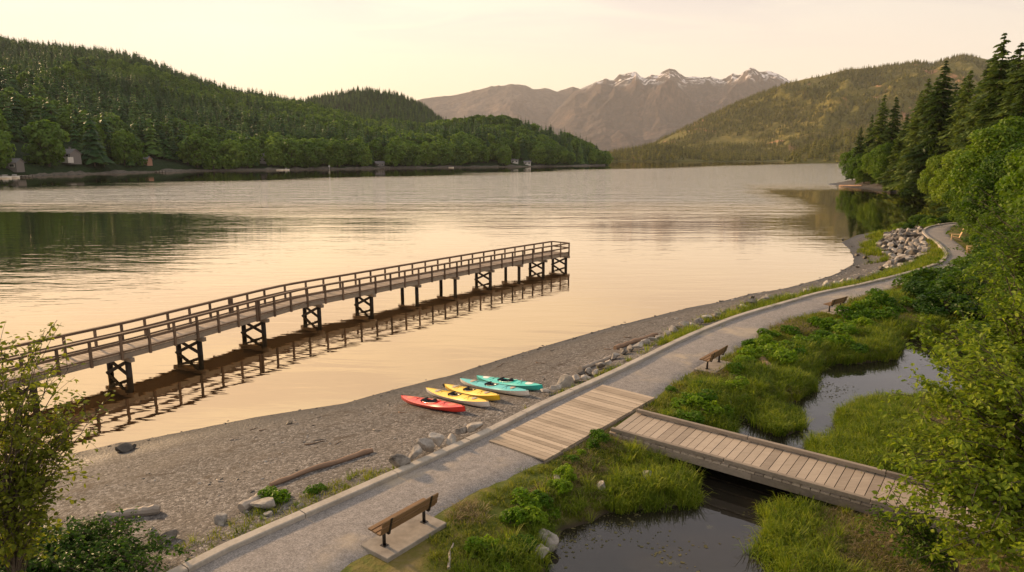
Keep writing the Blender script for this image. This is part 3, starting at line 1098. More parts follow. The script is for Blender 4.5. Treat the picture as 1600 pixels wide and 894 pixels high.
def conifer_hi(h, w, seed=0, sparse=0.0):
    """near conifer: trunk plus a crown of drooping branches clothed in needle sprays; returns (trunk, crown)"""
    global rng
    r = np.random.default_rng(seed)
    tg, cg = Geo(), Geo()
    zs = np.linspace(-1.5, h * .985, 9)
    tg.tube(np.c_[0.08 * np.sin(zs * .4), 0.08 * np.cos(zs * .3), zs], np.linspace(h * .014, h * .002, 9), 7, 0)
    C, N, S, U, TT = [], [], [], [], []
    lv = int(h * 2.3)
    for i in range(lv):
        s = (i + r.random()) / lv
        z = h * (0.07 + 0.93 * s)
        rad = w / 2 * (1 - s) ** 0.78 * (0.72 + 0.5 * r.random()) + 0.12
        nb = 4 if s > .85 else r.integers(4, 7)
        for k in range(nb):
            if r.random() < sparse:
                continue
            a = r.random() * 2 * math.pi
            q = rad * (0.55 + 0.6 * r.random())
            d = np.array((math.cos(a), math.sin(a), 0))
            e = np.array((-d[1], d[0], 0))
            m = max(4, int(q * 4.5))
            tt = np.linspace(.12, 1, m)
            up = 0.10 if s > .7 else -0.02
            cz = z + q * (up * tt - (.30 + .18 * r.random()) * tt ** 2 + .10 * tt ** 4)
            line = d[None] * (q * tt)[:, None] + np.c_[np.zeros(m), np.zeros(m), cz]
            wd = q * .32 * np.sin(np.clip(tt * 1.05, 0, 1) * math.pi * .93) + .10
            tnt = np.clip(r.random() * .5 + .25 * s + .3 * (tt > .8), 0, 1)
            for side in (-1, 0, 1):
                C.append(line + e * (side * wd * .55)[:, None] - np.c_[np.zeros(m), np.zeros(m), abs(side) * wd * .18] + r.normal(0, .05, (m, 3)))
                N.append(np.tile((0, 0, 1.0), (m, 1)) + e * (side * .5) + r.normal(0, .35, (m, 3)))
                S.append(np.full(m, .26 + .20 * q / 3) * (0.8 + .5 * r.random(m)))
                U.append(np.tile(d + e * side * .9, (m, 1)) - np.c_[np.zeros(m), np.zeros(m), np.full(m, .35)])
                TT.append(tnt + r.normal(0, .1, m))
        tip = d * q
    C, N, S, U, TT = map(np.concatenate, (C, N, S, U, TT))
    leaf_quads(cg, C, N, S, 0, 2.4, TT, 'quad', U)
    return tg, cg


def lobes_crown(g, lobes, per, size, mat=0, flat=0.85, up=0.35):
    """leaf clumps over the shells of a set of lobes (x, y, z, r)"""
    for (x, y, z, r_) in lobes:
        n = int(per * r_ * r_)
        d = rand_unit(n)
        d[:, 2] = np.abs(d[:, 2]) * 1.0 - (rng.random(n) < .33) * np.abs(d[:, 2]) * 1.7
        d /= np.linalg.norm(d, axis=1)[:, None]
        rr = r_ * (0.62 + 0.46 * rng.random(n) ** 0.7)
        # break the shell into sprays with gaps between them
        cl = rand_unit(max(7, int(9 * r_)))
        cl_d = (d @ cl.T).max(1)
        kp = (cl_d > 0.86 - 0.14 * rng.random(n))
        d, rr = d[kp], rr[kp] * (0.92 + 0.16 * cl_d[kp])
        c = np.array((x, y, z)) + d * rr[:, None] * (1, 1, flat)
        lobe_t = rng.random() * .35
        leaf_quads(g, c, d * .8 + rand_unit(len(d)) * 1.0 + (0, 0, up), size * (0.7 + .6 * rng.random(len(d))), mat, 1.45,
                   lobe_t + rng.random(len(d)) * .65)


def broad_tree(h, w, seed, per=260, leaf=.24, low=0.12):
    """broadleaf tree: forked trunk, limbs and a crown of uneven leafy lobes; returns (trunk, crown)"""
    r = np.random.default_rng(seed)
    tg, cg = Geo(), Geo()
    fork = h * (.22 + .1 * r.random())
    tg.tube([(0, 0, -1.2), (.05 * w * r.normal(), 0, fork * .6), (0, 0, fork)], [h * .022, h * .017, h * .015], 8, 0)
    lobes = []
    nl = 26
    for k in range(nl):
        s = (k + .5) / nl
        z = h * (low + .1 + (0.88 - low - .1) * s)
        prof = math.sin(math.pi * min(1, (0.22 + .74 * s))) ** 0.7
        a = k * 2.4 + r.random()
        q = w / 2 * prof * (0.35 + .5 * r.random()) * (0.35 if s > .9 else 1)
        lr = w * (.11 + .10 * r.random()) * (0.75 if s > .85 else 1)
        p = np.array((q * math.cos(a), q * math.sin(a), z))
        lobes.append((*p, lr))
        st = np.array((0, 0, fork * .8))
        mid = (st + p) / 2 + np.array((0, 0, .06 * h)) * (.5 - r.random())
        tg.tube([st, mid, p], [h * .010, h * .006, h * .002], 5, 0, caps=False)
    lobes_crown(cg, lobes, per, leaf)
    return tg, cg


def scatter(name, protos, pts, rz, sc, idx, mats=None, lean=None):
    """ONE object: a geometry-nodes scatter of the given meshes (real geometry) on the points pts"""
    me = bpy.data.meshes.new(name)
    n = len(pts)
    me.vertices.add(n)
    me.vertices.foreach_set('co', np.asarray(pts, np.float32).ravel())
    for nm, ty, val in (('rz', 'FLOAT', rz), ('sc', 'FLOAT', sc), ('idx', 'INT', idx)):
        a = me.attributes.new(nm, ty, 'POINT')
        a.data.foreach_set('value', np.asarray(val, np.float32 if ty == 'FLOAT' else np.int32))
    o = bpy.data.objects.new(name, me)
    COL.objects.link(o)
    ng = bpy.data.node_groups.new(name + '_scatter', 'GeometryNodeTree')
    ng.interface.new_socket('Geometry', in_out='INPUT', socket_type='NodeSocketGeometry')
    ng.interface.new_socket('Geometry', in_out='OUTPUT', socket_type='NodeSocketGeometry')
    N, Lk = ng.nodes, ng.links
    gi, go = N.new('NodeGroupInput'), N.new('NodeGroupOutput')
    join = N.new('GeometryNodeJoinGeometry')
    for p in reversed(protos):
        oi = N.new('GeometryNodeObjectInfo')
        oi.inputs['Object'].default_value = p
        oi.transform_space = 'ORIGINAL'
        g2 = N.new('GeometryNodeGeometryToInstance')
        Lk.new(oi.outputs['Geometry'], g2.inputs[0])
        Lk.new(g2.outputs[0], join.inputs[0])

    def attr(nm, ty):
        a = N.new('GeometryNodeInputNamedAttribute')
        a.data_type = ty
        a.inputs['Name'].default_value = nm
        return [s for s in a.outputs if s.enabled][0]
    iop = N.new('GeometryNodeInstanceOnPoints')
    Lk.new(gi.outputs[0], iop.inputs['Points'])
    Lk.new(join.outputs[0], iop.inputs['Instance'])
    iop.inputs['Pick Instance'].default_value = True
    Lk.new(attr('idx', 'INT'), iop.inputs['Instance Index'])
    cb = N.new('ShaderNodeCombineXYZ')
    Lk.new(attr('rz', 'FLOAT'), cb.inputs[2])
    e2 = N.new('FunctionNodeEulerToRotation')
    Lk.new(cb.outputs[0], e2.inputs[0])
    Lk.new(e2.outputs[0], iop.inputs['Rotation'])
    Lk.new(attr('sc', 'FLOAT'), iop.inputs['Scale'])
    Lk.new(iop.outputs[0], go.inputs[0])
    md = o.modifiers.new('scatter', 'NODES')
    md.node_group = ng
    return o


def proto(name, g, mats, smooth=False):
    """a source mesh for scatter() and copies; never linked to the scene itself"""
    return bpy.data.objects.new(name, g.mesh(name, mats, smooth))


# ------------------------------------------------------------------ the far left hillside: forest, nearest trees one by one
con_far = [proto('hillside_conifer', conifer_low(1.0, w, 13, 8, s), [M['needlefar'], M['bark']]) for s, w in ((1, .36), (2, .42), (3, .32), (4, .46), (5, .38))]
bro_far = []
for s in range(3):
    tg, cg = broad_tree(12, 10 - s, 70 + s, per=46, leaf=.75, low=.02)
    g = Geo()
    g.v, g.f, g.nv = cg.v, cg.f, cg.nv
    sub_v = np.concatenate(tg.v)
    off = g.nv
    g.v.append(sub_v)
    g.nv += len(sub_v)
    g.f += [(f + off, 1, tt) for f, m_, tt in tg.f]
    g.v = [v / 12.0 for v in g.v]
    bro_far.append(proto('hillside_broadleaf', g, [M['leaffar'], M['bark']]))


def surface_points(XYZ, n, kmax, seed, rmin=0.0):
    """n random points on a terrain_range surface up to just past the crest, evenly by area"""
    r = np.random.default_rng(seed)
    X, Y, Z = XYZ
    X, Y, Z = X[:, :kmax], Y[:, :kmax], Z[:, :kmax]
    a = np.abs((X[1:, :-1] - X[:-1, :-1]) * (Y[:-1, 1:] - Y[:-1, :-1]))
    p = (a / a.sum()).ravel()
    k = r.choice(len(p), n, p=p)
    i, j = np.unravel_index(k, a.shape)
    u, v = r.random(n), r.random(n)

    def bi(A):
        return (A[i, j] * (1 - u) + A[i + 1, j] * u) * (1 - v) + (A[i, j + 1] * (1 - u) + A[i + 1, j + 1] * u) * v
    return np.c_[bi(X), bi(Y), bi(Z)]


pts = surface_points((fx_, fy_, fz_), 17500, 74, 11)
dist = np.hypot(pts[:, 0], pts[:, 1])
ppx, ppy = pix(pts[:, 0], pts[:, 1], pts[:, 2])
shore_d = pts[:, 1] - np.interp(ppx, [a for a, _ in FB], [b for _, b in FB])
clear = [(84, 130, 44), (-2, 28, 42), (221, 240, 36), (403, 420, 52), (586, 601, 26), (797, 830, 20)]      # house plots
ok = (shore_d > 4 + 9 * rng.random(len(pts))) & (ppx > -260)
for x0, x1, dd in clear:
    ok &= ~((ppx > x0 - 4) & (ppx < x1 + 4) & (shore_d < dd))
pts, dist, ppx, shore_d = pts[ok], dist[ok], ppx[ok], shore_d[ok]
isb = (fbm(pts[:, 0], pts[:, 1], 75, 3, 77) + 0.15 * np.clip(1 - shore_d / 160, 0, 1) + .05 + rng.normal(0, .06, len(pts)) > 0.59) & (dist < 1350)
hgt_ = np.where(isb, 18 + 10 * rng.random(len(pts)), 16 + 20 * rng.random(len(pts)) ** 1.5)
hgt_ *= np.where(dist > 900, 0.80, 1.0) * (0.85 + .3 * fbm(pts[:, 0], pts[:, 1], 60, 2, 5))
hgt_ *= 1 + .38 * np.clip((720 - dist) / 250, 0, 1)
rz_ = rng.random(len(pts)) * 6.283
inview = (ppx > 2) & (ppx < 1000)
order = np.argsort(dist + np.where(inview, 0, 1e5))
single = np.zeros(len(pts), bool)
single[[k for k in order if not isb[k]][:205]] = True
single[[k for k in order if isb[k]][:150]] = True
pts[:, 2] -= 0.4
for k in np.where(single)[0]:
    src = (bro_far if isb[k] else con_far)[int(rng.integers(0, 3 if isb[k] else 5))]
    o = src.copy()
    o.name = 'broadleaf_tree' if isb[k] else 'conifer_tree'
    COL.objects.link(o)
    o.location = pts[k]
    o.rotation_euler = (0, 0, rz_[k])
    o.scale = (hgt_[k],) * 3
    if isb[k]:
        tag(o, 'light green rounded broadleaf tree in the forest along the far left shore', 'tree', 'broadleaf trees on the far left shore')
    else:
        tag(o, 'dark green pointed conifer in the forest along the far left shore', 'tree', 'conifers on the far left shore')
rest = ~single
o = scatter('hillside_forest', con_far + bro_far, pts[rest], rz_[rest], hgt_[rest], np.where(isb[rest], 5 + rng.integers(0, 3, rest.sum()), rng.integers(0, 5, rest.sum())))
tag(o, kind='stuff')
p2 = surface_points((hx_, hy_, hz_), 5200, 54, 12)
n2_ = len(p2)
o = scatter('rear_hill_forest', con_far, p2, rng.random(n2_) * 6.28, 15 + 8 * rng.random(n2_), rng.integers(0, 5, n2_))
tag(o, kind='stuff')
M['needle_sungold'] = foliage('far_shore_needles', (0.075, 0.085, 0.016), (0.165, 0.16, 0.027), (0.30, 0.245, 0.045), 0.3)  # the low sun's gold is mixed into the needle colour
con_tiny = [proto('distant_conifer', conifer_low(1.0, w, 6, 6, s + 20), [M['needle_sungold'], M['bark']]) for s, w in ((1, .40), (2, .5))]
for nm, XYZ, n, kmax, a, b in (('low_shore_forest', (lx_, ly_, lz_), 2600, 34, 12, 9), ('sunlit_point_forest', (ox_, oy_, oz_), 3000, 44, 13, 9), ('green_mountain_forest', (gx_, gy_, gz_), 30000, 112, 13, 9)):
    p = surface_points(XYZ, n, kmax, len(nm))
    f = fbm(p[:, 0], p[:, 1], 160, 4, 31)
    p = p[(p[:, 2] > 1) & (f + rng.normal(0, .05, len(p)) > (0.44 if 'mount' in nm else 0.36))]
    m = len(p)
    o = scatter(nm, con_tiny, p, rng.random(m) * 6.28, a + b * rng.random(m), rng.integers(0, 2, m))
    tag(o, kind='stuff')

# ------------------------------------------------------------------ the wood on the right
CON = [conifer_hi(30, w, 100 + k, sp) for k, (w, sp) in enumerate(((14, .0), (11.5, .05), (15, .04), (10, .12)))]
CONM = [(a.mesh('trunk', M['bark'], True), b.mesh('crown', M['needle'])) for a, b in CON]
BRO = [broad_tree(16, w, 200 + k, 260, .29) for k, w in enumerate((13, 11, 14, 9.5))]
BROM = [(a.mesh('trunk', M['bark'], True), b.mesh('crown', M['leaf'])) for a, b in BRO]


def plant_tree(name, meshes, loc, rz, sc, label, group, wide=1.0):
    e = empty(name, loc, rz)
    e.scale = (sc * wide, sc * wide, sc)
    for nm, me in zip(('trunk', 'crown'), meshes):
        o = bpy.data.objects.new(nm, me)
        COL.objects.link(o)
        o.parent = e
    return tag(e, label, 'tree', group)


def by_top(px, py, dist):
    p = at_depth(px, py, dist)
    gz = float(ground_z(p[0], p[1])[0])
    return np.array((p[0], p[1], gz)), p[2] - gz


# conifers: skyline pixel of the tip, distance, shape, label
con_list = [
    (1383, 147, 262, 1, 'tall conifer at the tip of the right hand wood, left of its twin'),
    (1401, 150, 250, 1, 'tall conifer just right of its twin at the tip of the wood'),
    (1364, 178, 275, 3, None), (1346, 196, 290, 3, None), (1418, 178, 240, 0, None), (1432, 168, 228, 2, None), (1452, 122, 205, 0, None), (1441, 140, 215, 1, None),
    (1466, 118, 200, 3, None),
    (1479, 94, 185, 0, 'tall conifer rising above the middle of the right hand wood'),
    (1495, 128, 190, 2, None), (1508, 120, 178, 1, None),
    (1518, 108, 165, 1, 'slender conifer between the two tallest groups of the right hand wood'),
    (1532, 126, 160, 2, None), (1545, 98, 150, 0, None), (1556, 80, 142, 3, None),
    (1571, 50, 128, 0, 'tallest conifer of the right hand wood, its tip against the sky'),
    (1585, 82, 135, 2, None), (1597, 64, 122, 1, 'tall conifer cut by the right edge of the photo'), (1620, 50, 118, 2, None), (1650, 66, 110, 0, None),
    (1408, 205, 232, 2, None), (1475, 165, 190, 2, None), (1525, 170, 150, 0, None), (1560, 140, 125, 2, None), (1602, 130, 108, 0, None), (1690, 60, 100, 1, None), (1740, 40, 95, 0, None)]
for px, py, d, k, lab in con_list:
    loc, h = by_top(px, py, d + 12)
    h = min(max(h, 12), 48)
    plant_tree('conifer_tree', CONM[k], loc - (0, 0, .3), random.random() * 6.28, h / 30, lab or 'dark conifer standing behind the broadleaf trees of the right hand wood', 'conifers of the right hand wood', 1.0 if h > 24 else 1.1)
# broadleaf trees: crown-top pixel, distance, shape, width factor
bro_list = [
    (1336, 226, 300, 1, .95, 'broadleaf tree at the very tip of the right hand point, over the water'),
    (1352, 222, 285, 0, .9, None), (1372, 236, 272, 2, .9, None), (1395, 226, 255, 0, .9, None), (1415, 214, 242, 3, 1, None), (1382, 212, 268, 1, .8, None),
    (1430, 232, 232, 2, 1, None), (1447, 224, 222, 1, 1, None), (1436, 246, 222, 3, .9, None), (1405, 252, 244, 1, .9, None), (1358, 254, 282, 3, .9, None),
    (1460, 216, 208, 0, 1, None), (1470, 240, 198, 2, 1, 'broad light green tree at the head of the small bay'),
    (1490, 222, 185, 2, 1.05, None), (1484, 232, 150, 0, 1.0, None), (1506, 232, 165, 3, 1, None), (1518, 236, 140, 1, 1, None), (1498, 262, 135, 3, 1.1, None),
    (1530, 216, 120, 0, 1.1, 'large broadleaf tree above the far end of the path'),
    (1552, 236, 104, 2, 1.05, None), (1528, 250, 112, 0, 1.1, None), (1588, 172, 92, 0, 1.1, None), (1512, 300, 108, 3, 1.2, None), (1530, 320, 92, 1, 1.2, None),
    (1604, 215, 78, 2, 1.1, None), (1566, 258, 80, 1, 1.1, None), (1592, 300, 66, 3, 1.3, None), (1560, 330, 70, 0, 1.0, None), (1650, 190, 72, 0, 1, None), (1700, 220, 60, 2, 1, None), (1640, 300, 52, 1, 1.1, None), (1750, 120, 55, 0, 1, None)]
for px, py, d, k, wf, lab in bro_list:
    for dd in np.arange(d - 34, d + 30, 2.0) if d > 130 else (d,):
        q_ = at_depth(px, py, dd)
        if sdist(q_[None, :2], inner_poly)[0] > 4:
            break
    loc, h = by_top(px, py, dd)
    h = min(max(h, 5), 26)
    plant_tree('broadleaf_tree', BROM[k], loc - (0, 0, .3), random.random() * 6.28, h / 16, lab or 'leafy green broadleaf tree on the slope of the right hand wood', 'broadleaf trees of the right hand wood', wf)


# the broadleaf fringe that hides the conifers' feet along the bay
for k in range(22):
    tt = (k % 11 + random.random() * .8) / 11
    q_ = PA * (1 - tt) + PB * tt + np.array((6.0 + 9 * (k // 11) + 3 * random.random(), 2))
    gz = float(ground_z(q_[0], q_[1])[0])
    h = random.uniform(12, 17) + (4 if k > 10 else 0)
    plant_tree('broadleaf_tree', BROM[k % 4], np.array((q_[0], q_[1], gz - .3)), random.random() * 6.28, h / 16,
               'bright green broadleaf tree fringing the bay shore before the dark conifers', 'broadleaf fringe along the bay shore', random.uniform(.8, 1.05))


# shrubs and bushes
def bush_geo(seed, w=1.0, h=.8, n=900, leaf=.075):
    g = Geo()
    r = np.random.default_rng(seed)
    lob = []
    for k in range(9):
        a, q = r.random() * 6.28, w * .36 * r.random() ** .5
        lr = w * (.16 + .12 * r.random())
        lob.append((q * math.cos(a), q * math.sin(a), max(lr * .5, h * (.25 + .5 * r.random()) - q * .3), lr))
    tot = sum(l[3] ** 2 for l in lob)
    lobes_crown(g, lob, n * 2.6 / tot, leaf, 0, .95, .5)
    for k in range(6):
        a = r.random() * 6.28
        g.tube([(0, 0, -.1), (w * .2 * math.cos(a), w * .2 * math.sin(a), h * .6)], [.02 * w, .008 * w], 4, 1, .5, caps=False)
    return g


BUSH = [bush_geo(300 + k, 1.0, .75, 1000, .060).mesh('bush', [M['bush'], M['bark']]) for k in range(5)]
SHRUB = [bush_geo(320 + k, 1.0, .9, 2200, .042).mesh('shrub', [M['leaf'], M['bark']]) for k in range(4)]
SHRUBD = [m.copy() for m in SHRUB]
for m in SHRUBD:
    m.materials[0] = M['leafdark']


def plant_bush(name, me, x, y, size, hscale, label, group, sink=.08):
    o = bpy.data.objects.new(name, me)
    COL.objects.link(o)
    o.location = (x, y, float(ground_z(x, y)[0]) - sink)
    o.rotation_euler = (0, 0, random.random() * 6.28)
    o.scale = (size, size, size * hscale)
    return tag(o, label, 'bush', group)


# bushes of the marsh: pixel of the foot, size in metres
bush_px = [(1060, 640, 1.7), (1085, 632, 1.9), (1105, 648, 1.6), (1075, 655, 1.6), (1048, 618, 1.0), (1112, 622, 1.5), (1130, 640, 1.4), (1095, 612, 1.3), (1140, 608, 1.5),
           (1150, 588, 1.5), (1165, 572, 1.7), (1185, 562, 1.8), (1175, 548, 1.5), (1200, 550, 1.6), (1215, 568, 1.6), (1225, 545, 1.9), (1245, 556, 1.7), (1205, 532, 1.5), (1235, 526, 1.8),
           (1260, 538, 1.9), (1280, 528, 2.0), (1295, 516, 2.0), (1270, 512, 1.7), (1315, 520, 2.1), (1325, 503, 2.0), (1345, 512, 2.0), (1350, 492, 2.0), (1370, 500, 2.2), (1305, 540, 1.7), (1330, 545, 1.6),
           (1380, 484, 2.1), (1400, 492, 2.3), (1420, 480, 2.3), (1440, 490, 2.2), (1398, 470, 2.0), (1372, 468, 1.8), (1420, 462, 2.0), (1455, 470, 2.4), (1470, 485, 2.2), (1160, 622, 1.3), (1190, 600, 1.3),
           (820, 800, 1.2), (842, 788, 1.3), (800, 818, 1.2), (835, 815, 1.1), (860, 795, 1.0), (815, 845, 1.2), (795, 862, 1.1), (870, 770, .9), (885, 752, .9), (780, 880, 1.1), (760, 865, .9), (905, 716, .8), (925, 706, .9), (938, 694, .8), (890, 725, .7)]
for px, py, s in bush_px:
    x, y = gp(px, py, 2.2)
    if px < 960:
        lab, grp = 'small bright green bush beside the path and below the boardwalk', 'small bushes by the near pond'
    elif px < 1160:
        lab, grp = 'leafy bright green bush between the middle bench and the boardwalk', 'bushes near the middle bench'
    else:
        lab, grp = 'lush green bush on the marsh bank below the far bench', 'bushes below the far bench'
    plant_bush('marsh_bush', BUSH[random.randrange(5)], x, y, s * random.uniform(.55, 1.0), random.uniform(.6, 1.0), lab, grp)

# taller dark shrubs that hide the path where it bends, and the thicket on the right
shrub_px = [(1455, 452, 4.0, 0), (1438, 462, 3.2, 1), (1480, 458, 4.2, 1), (1500, 470, 4.5, 1), (1520, 455, 4.5, 0), (1470, 478, 3.6, 1), (1495, 490, 4.0, 1), (1530, 485, 4.6, 1), (1550, 470, 5, 0), (1565, 500, 5, 1), (1590, 480, 5, 0),
            (1545, 440, 5, 1), (1570, 430, 5.5, 0), (1596, 420, 6, 1), (1560, 405, 5, 1), (1585, 390, 5.5, 0), (1545, 386, 4.5, 1), (1535, 365, 4.5, 0), (1522, 352, 4.5, 1), (1560, 362, 6, 1), (1510, 342, 4.5, 0),
            (1590, 450, 5.5, 0), (1610, 500, 5, 1), (1580, 530, 4.4, 0), (1540, 520, 3.6, 1), (1430, 446, 2.4, 0), (1525, 425, 3.4, 0), (1505, 440, 3.2, 1), (1600, 355, 6, 1), (1640, 420, 6, 0), (1650, 470, 5, 1),
            (1410, 344, 2.6, 0), (1438, 336, 3.4, 1), (1455, 340, 3.0, 0), (1475, 340, 3.4, 1), (1490, 335, 4, 0), (1418, 352, 2.2, 1)]
for px, py, s, dk_ in shrub_px:
    x, y = gp(px, py, 2.6)
    if px < 1500 and py < 360:
        lab, grp = 'rounded green shrub beside the far bend of the path', 'shrubs at the far bend of the path'
    elif px < 1535 and py > 430:
        lab, grp = 'dense dark green shrub that hides the bend of the path', 'shrubs hiding the path bend'
    else:
        lab, grp = 'dense green shrub in the thicket at the foot of the right hand wood', 'shrubs of the right hand thicket'
    plant_bush('shrub', (SHRUBD if dk_ else SHRUB)[random.randrange(4)], x, y, s, random.uniform(.62, .85), lab, grp, .15)


# shore-side understorey along the bay
for k in range(46):
    tt = (k + random.random()) / 46
    a = PA * (1 - tt) + PB * tt + np.array((9 + 5 * random.random(), -1))
    plant_bush('shrub', SHRUB[k % 4], a[0], a[1], 6 + 4 * random.random(), .9, 'low leafy shrub at the foot of the trees behind the bay shore', 'shrubs along the bay shore', .4)
for k in range(70):
    tt = random.random()
    px = 1380 + 260 * tt
    d = 235 - 150 * tt + random.uniform(0, 40)
    x, y, _ = at_depth(px, 300, d)
    if sdist(np.array([[x, y]]), inner_poly)[0] > 6 and seg_dist(np.array([[x, y]]), right_s)[0] > 6:
        plant_bush('shrub', (SHRUBD, SHRUB)[k % 2][k % 4], x, y, 5 + 4 * random.random(), .8, 'shrub of the undergrowth inside the right hand wood', 'undergrowth of the right hand wood', .4)


# ------------------------------------------------------------------ foreground trees with real leaves
def leafy_tree(targets, base, trunk_top, leaf, n_twig, n_leaf, seed, r0=.10, twig=.7):
    """trunk from base to trunk_top, limbs to each target point, twigs along the limbs, leaves along the twigs"""
    r = np.random.default_rng(seed)
    tg, cg = Geo(), Geo()
    base, top = np.array(base, float), np.array(trunk_top, float)
    s = np.linspace(0, 1, 8)[:, None]
    spine = base + (top - base) * s + np.c_[.12 * np.sin(s * 5), .12 * np.cos(s * 4) - .12, np.zeros(8)] * s
    tg.tube(spine, np.linspace(r0, r0 * .35, 8), 8, 0)
    C, N, U, S = [], [], [], []
    for tp in targets:
        tp = np.array(tp, float)
        f = np.clip((tp[2] - base[2]) / (top[2] - base[2]) * .62 + .05 - .15 * r.random(), .08, .97)
        st = np.array([np.interp(f, s[:, 0], spine[:, k]) for k in range(3)])
        L = np.linalg.norm(tp - st)
        m = 7
        q = np.linspace(0, 1, m)[:, None]
        limb = st + (tp - st) * q + np.array((0, 0, 1)) * (np.sin(q * math.pi) * L * .10) + r.normal(0, .02 * L, (m, 3)) * q
        tg.tube(limb, np.linspace(max(.014, r0 * .22), .005, m), 5, 0, caps=False)
        for k in range(n_twig):
            u = .25 + .75 * (k + r.random()) / n_twig
            p = np.array([np.interp(u, q[:, 0], limb[:, j]) for j in range(3)])
            d = (tp - st) / L * .7 + r.normal(0, .62, 3)
            d[2] += .12
            d /= np.linalg.norm(d)
            tl = twig * (.5 + .8 * r.random())
            x = np.linspace(0, 1, 5)[:, None]
            tw = p + d * tl * x + np.array((0, 0, -1)) * (x ** 2 * tl * .18)
            tg.tube(tw, np.linspace(.006, .0025, 5), 4, 0, caps=False)
            nl = int(n_leaf * (.7 + .6 * r.random()))
            w = .12 + .88 * r.random(nl)
            c = np.stack([np.interp(w, x[:, 0], tw[:, j]) for j in range(3)], 1)
            off = r.normal(0, 1, (nl, 3))
            off /= np.linalg.norm(off, axis=1)[:, None]
            C.append(c + off * leaf * .75)
            N.append(off * .45 + (0, 0, .75) + r.normal(0, .3, (nl, 3)))
            U.append(off + d * .5)
            S.append(leaf * (.55 + .55 * r.random(nl)))
    C, N, U, S = map(np.concatenate, (C, N, U, S))
    leaf_quads(cg, C, N, S * .68, 0, 1.5, r.random(len(C)), 'leaf', U)
    return tg, cg


def shell_targets(n, c, rad, seed, zmin=None, face=None):
    r = np.random.default_rng(seed)
    d = r.normal(size=(n, 3))
    d /= np.linalg.norm(d, axis=1)[:, None]
    p = np.array(c) + d * np.array(rad) * (.45 + .58 * r.random((n, 1)) ** .6)
    if zmin is not None:
        p[:, 2] = np.maximum(p[:, 2], zmin + r.random(n) * .4)
    return p


def add_leafy(name, loc, tgcg, leafmat, label, cat, group=None):
    e = empty(name, loc)
    tgcg[0].build('trunk', M['bark'], e, smooth=True)
    tgcg[1].build('crown', leafmat, e)
    return tag(e, label, cat, group)


# the big alder at lower right, built in world space round its foot
def tree_at(name, foot, blobs, leaf, n_twig, n_leaf, mat, label, cat, seed, top=None, r0=.1, twig=.7, group=None):
    """blobs: (px, py, depth, rx, ry, rz, n): crown masses surveyed from the photo"""
    fx, fy = foot
    fz = float(ground_z(fx, fy)[0])
    tgt = []
    for i, (px, py, d, rx, ry, rz, n) in enumerate(blobs):
        c = at_depth(px, py, d) - (fx, fy, fz)
        tgt += list(shell_targets(n, c, (rx, ry, rz), seed + i, .35))
    t = np.array(tgt)
    tp = top if top is not None else (t[:, 0].mean() * .5, t[:, 1].mean() * .5, t[:, 2].max() * .85)
    return add_leafy(name, (fx, fy, fz), leafy_tree(t, (0, 0, -.3), tp, leaf, n_twig, n_leaf, seed, r0, twig), mat, label, cat, group)


tree_at('alder_tree', (12.6, 13.8), [(1560, 640, 14, 2.0, 1.6, 1.5, 36), (1500, 720, 13, 1.5, 1.4, 1.0, 26), (1570, 800, 12, 1.5, 1.2, 1.1, 26), (1600, 560, 14.5, 1.8, 1.6, 1.4, 24), (1500, 620, 14, 1.0, 1.2, .6, 12), (1470, 800, 12.5, .9, 1.0, .9, 14)],
        .145, 9, 17, M['leafnear'], 'leafy light green alder filling the lower right corner, over the end of the footbridge', 'tree', 500, r0=.13)
tree_at('alder_tree', (15.5, 19.5), [(1560, 520, 19, 2.3, 2.0, 1.5, 30), (1610, 430, 20, 2.2, 2.0, 1.8, 24), (1510, 560, 19, 1.2, 1.4, .8, 14), (1590, 580, 18, 2.0, 1.6, 1.5, 22)],
        .16, 8, 17, M['leafnear'], 'yellowish green alder behind the lower right one, leaning over the pond', 'tree', 520, r0=.13)
tree_at('alder_tree', (25, 31), [(1580, 430, 30, 3.2, 2.6, 2.4, 36), (1600, 340, 32, 3.0, 2.6, 2.6, 30), (1550, 470, 30, 1.8, 1.8, 1.4, 16)],
        .19, 8, 14, M['leafnear'], 'tall yellowish green tree by the right edge, above the dark thicket', 'tree', 540, r0=.16, twig=1.0)
tree_at('alder_tree', (-9.6, 11.8), [(0, 620, 12.2, 1.0, 1.2, 1.2, 20), (75, 625, 12, .9, 1.0, .8, 10), (30, 520, 12.2, .7, .8, .5, 7), (0, 740, 11.6, 1.0, 1.1, .8, 18), (105, 680, 12, .8, .7, .5, 8), (50, 750, 11.8, .7, .7, .5, 9), (25, 805, 11.5, .8, .7, .45, 14), (125, 640, 12.3, .6, .6, .35, 6)],
        .12, 6, 11, M['leafolive'], 'thin leafed young tree at the left edge in front of the pier', 'tree', 560, r0=.07, twig=.6)
tree_at('salmonberry_shrub', (-11.4, 14.6), [(60, 858, 14.8, 1.6, 1.0, .55, 60), (160, 845, 15.2, 1.2, .9, .45, 50), (228, 872, 14.9, .8, .7, .32, 26), (-20, 850, 15, 1.2, 1, .6, 26), (110, 900, 13.9, 1.6, .7, .4, 44), (200, 900, 13.9, .9, .6, .3, 22)],
        .115, 8, 13, M['leafdark'], 'dark green leafy shrub in the lower left corner beside the pale log', 'shrub', 580, top=(0, 0, .9), r0=.04, twig=.45)
tree_at('young_shrub', (10.2, 14.2), [(1420, 850, 14.2, .8, .8, .4, 16), (1400, 800, 14.6, .6, .6, .35, 8)],
        .11, 7, 12, M['leafnear'], 'light green leafy shrub beside the pond under the lower right alder', 'shrub', 590, top=(0, 0, .9), r0=.03, twig=.45)

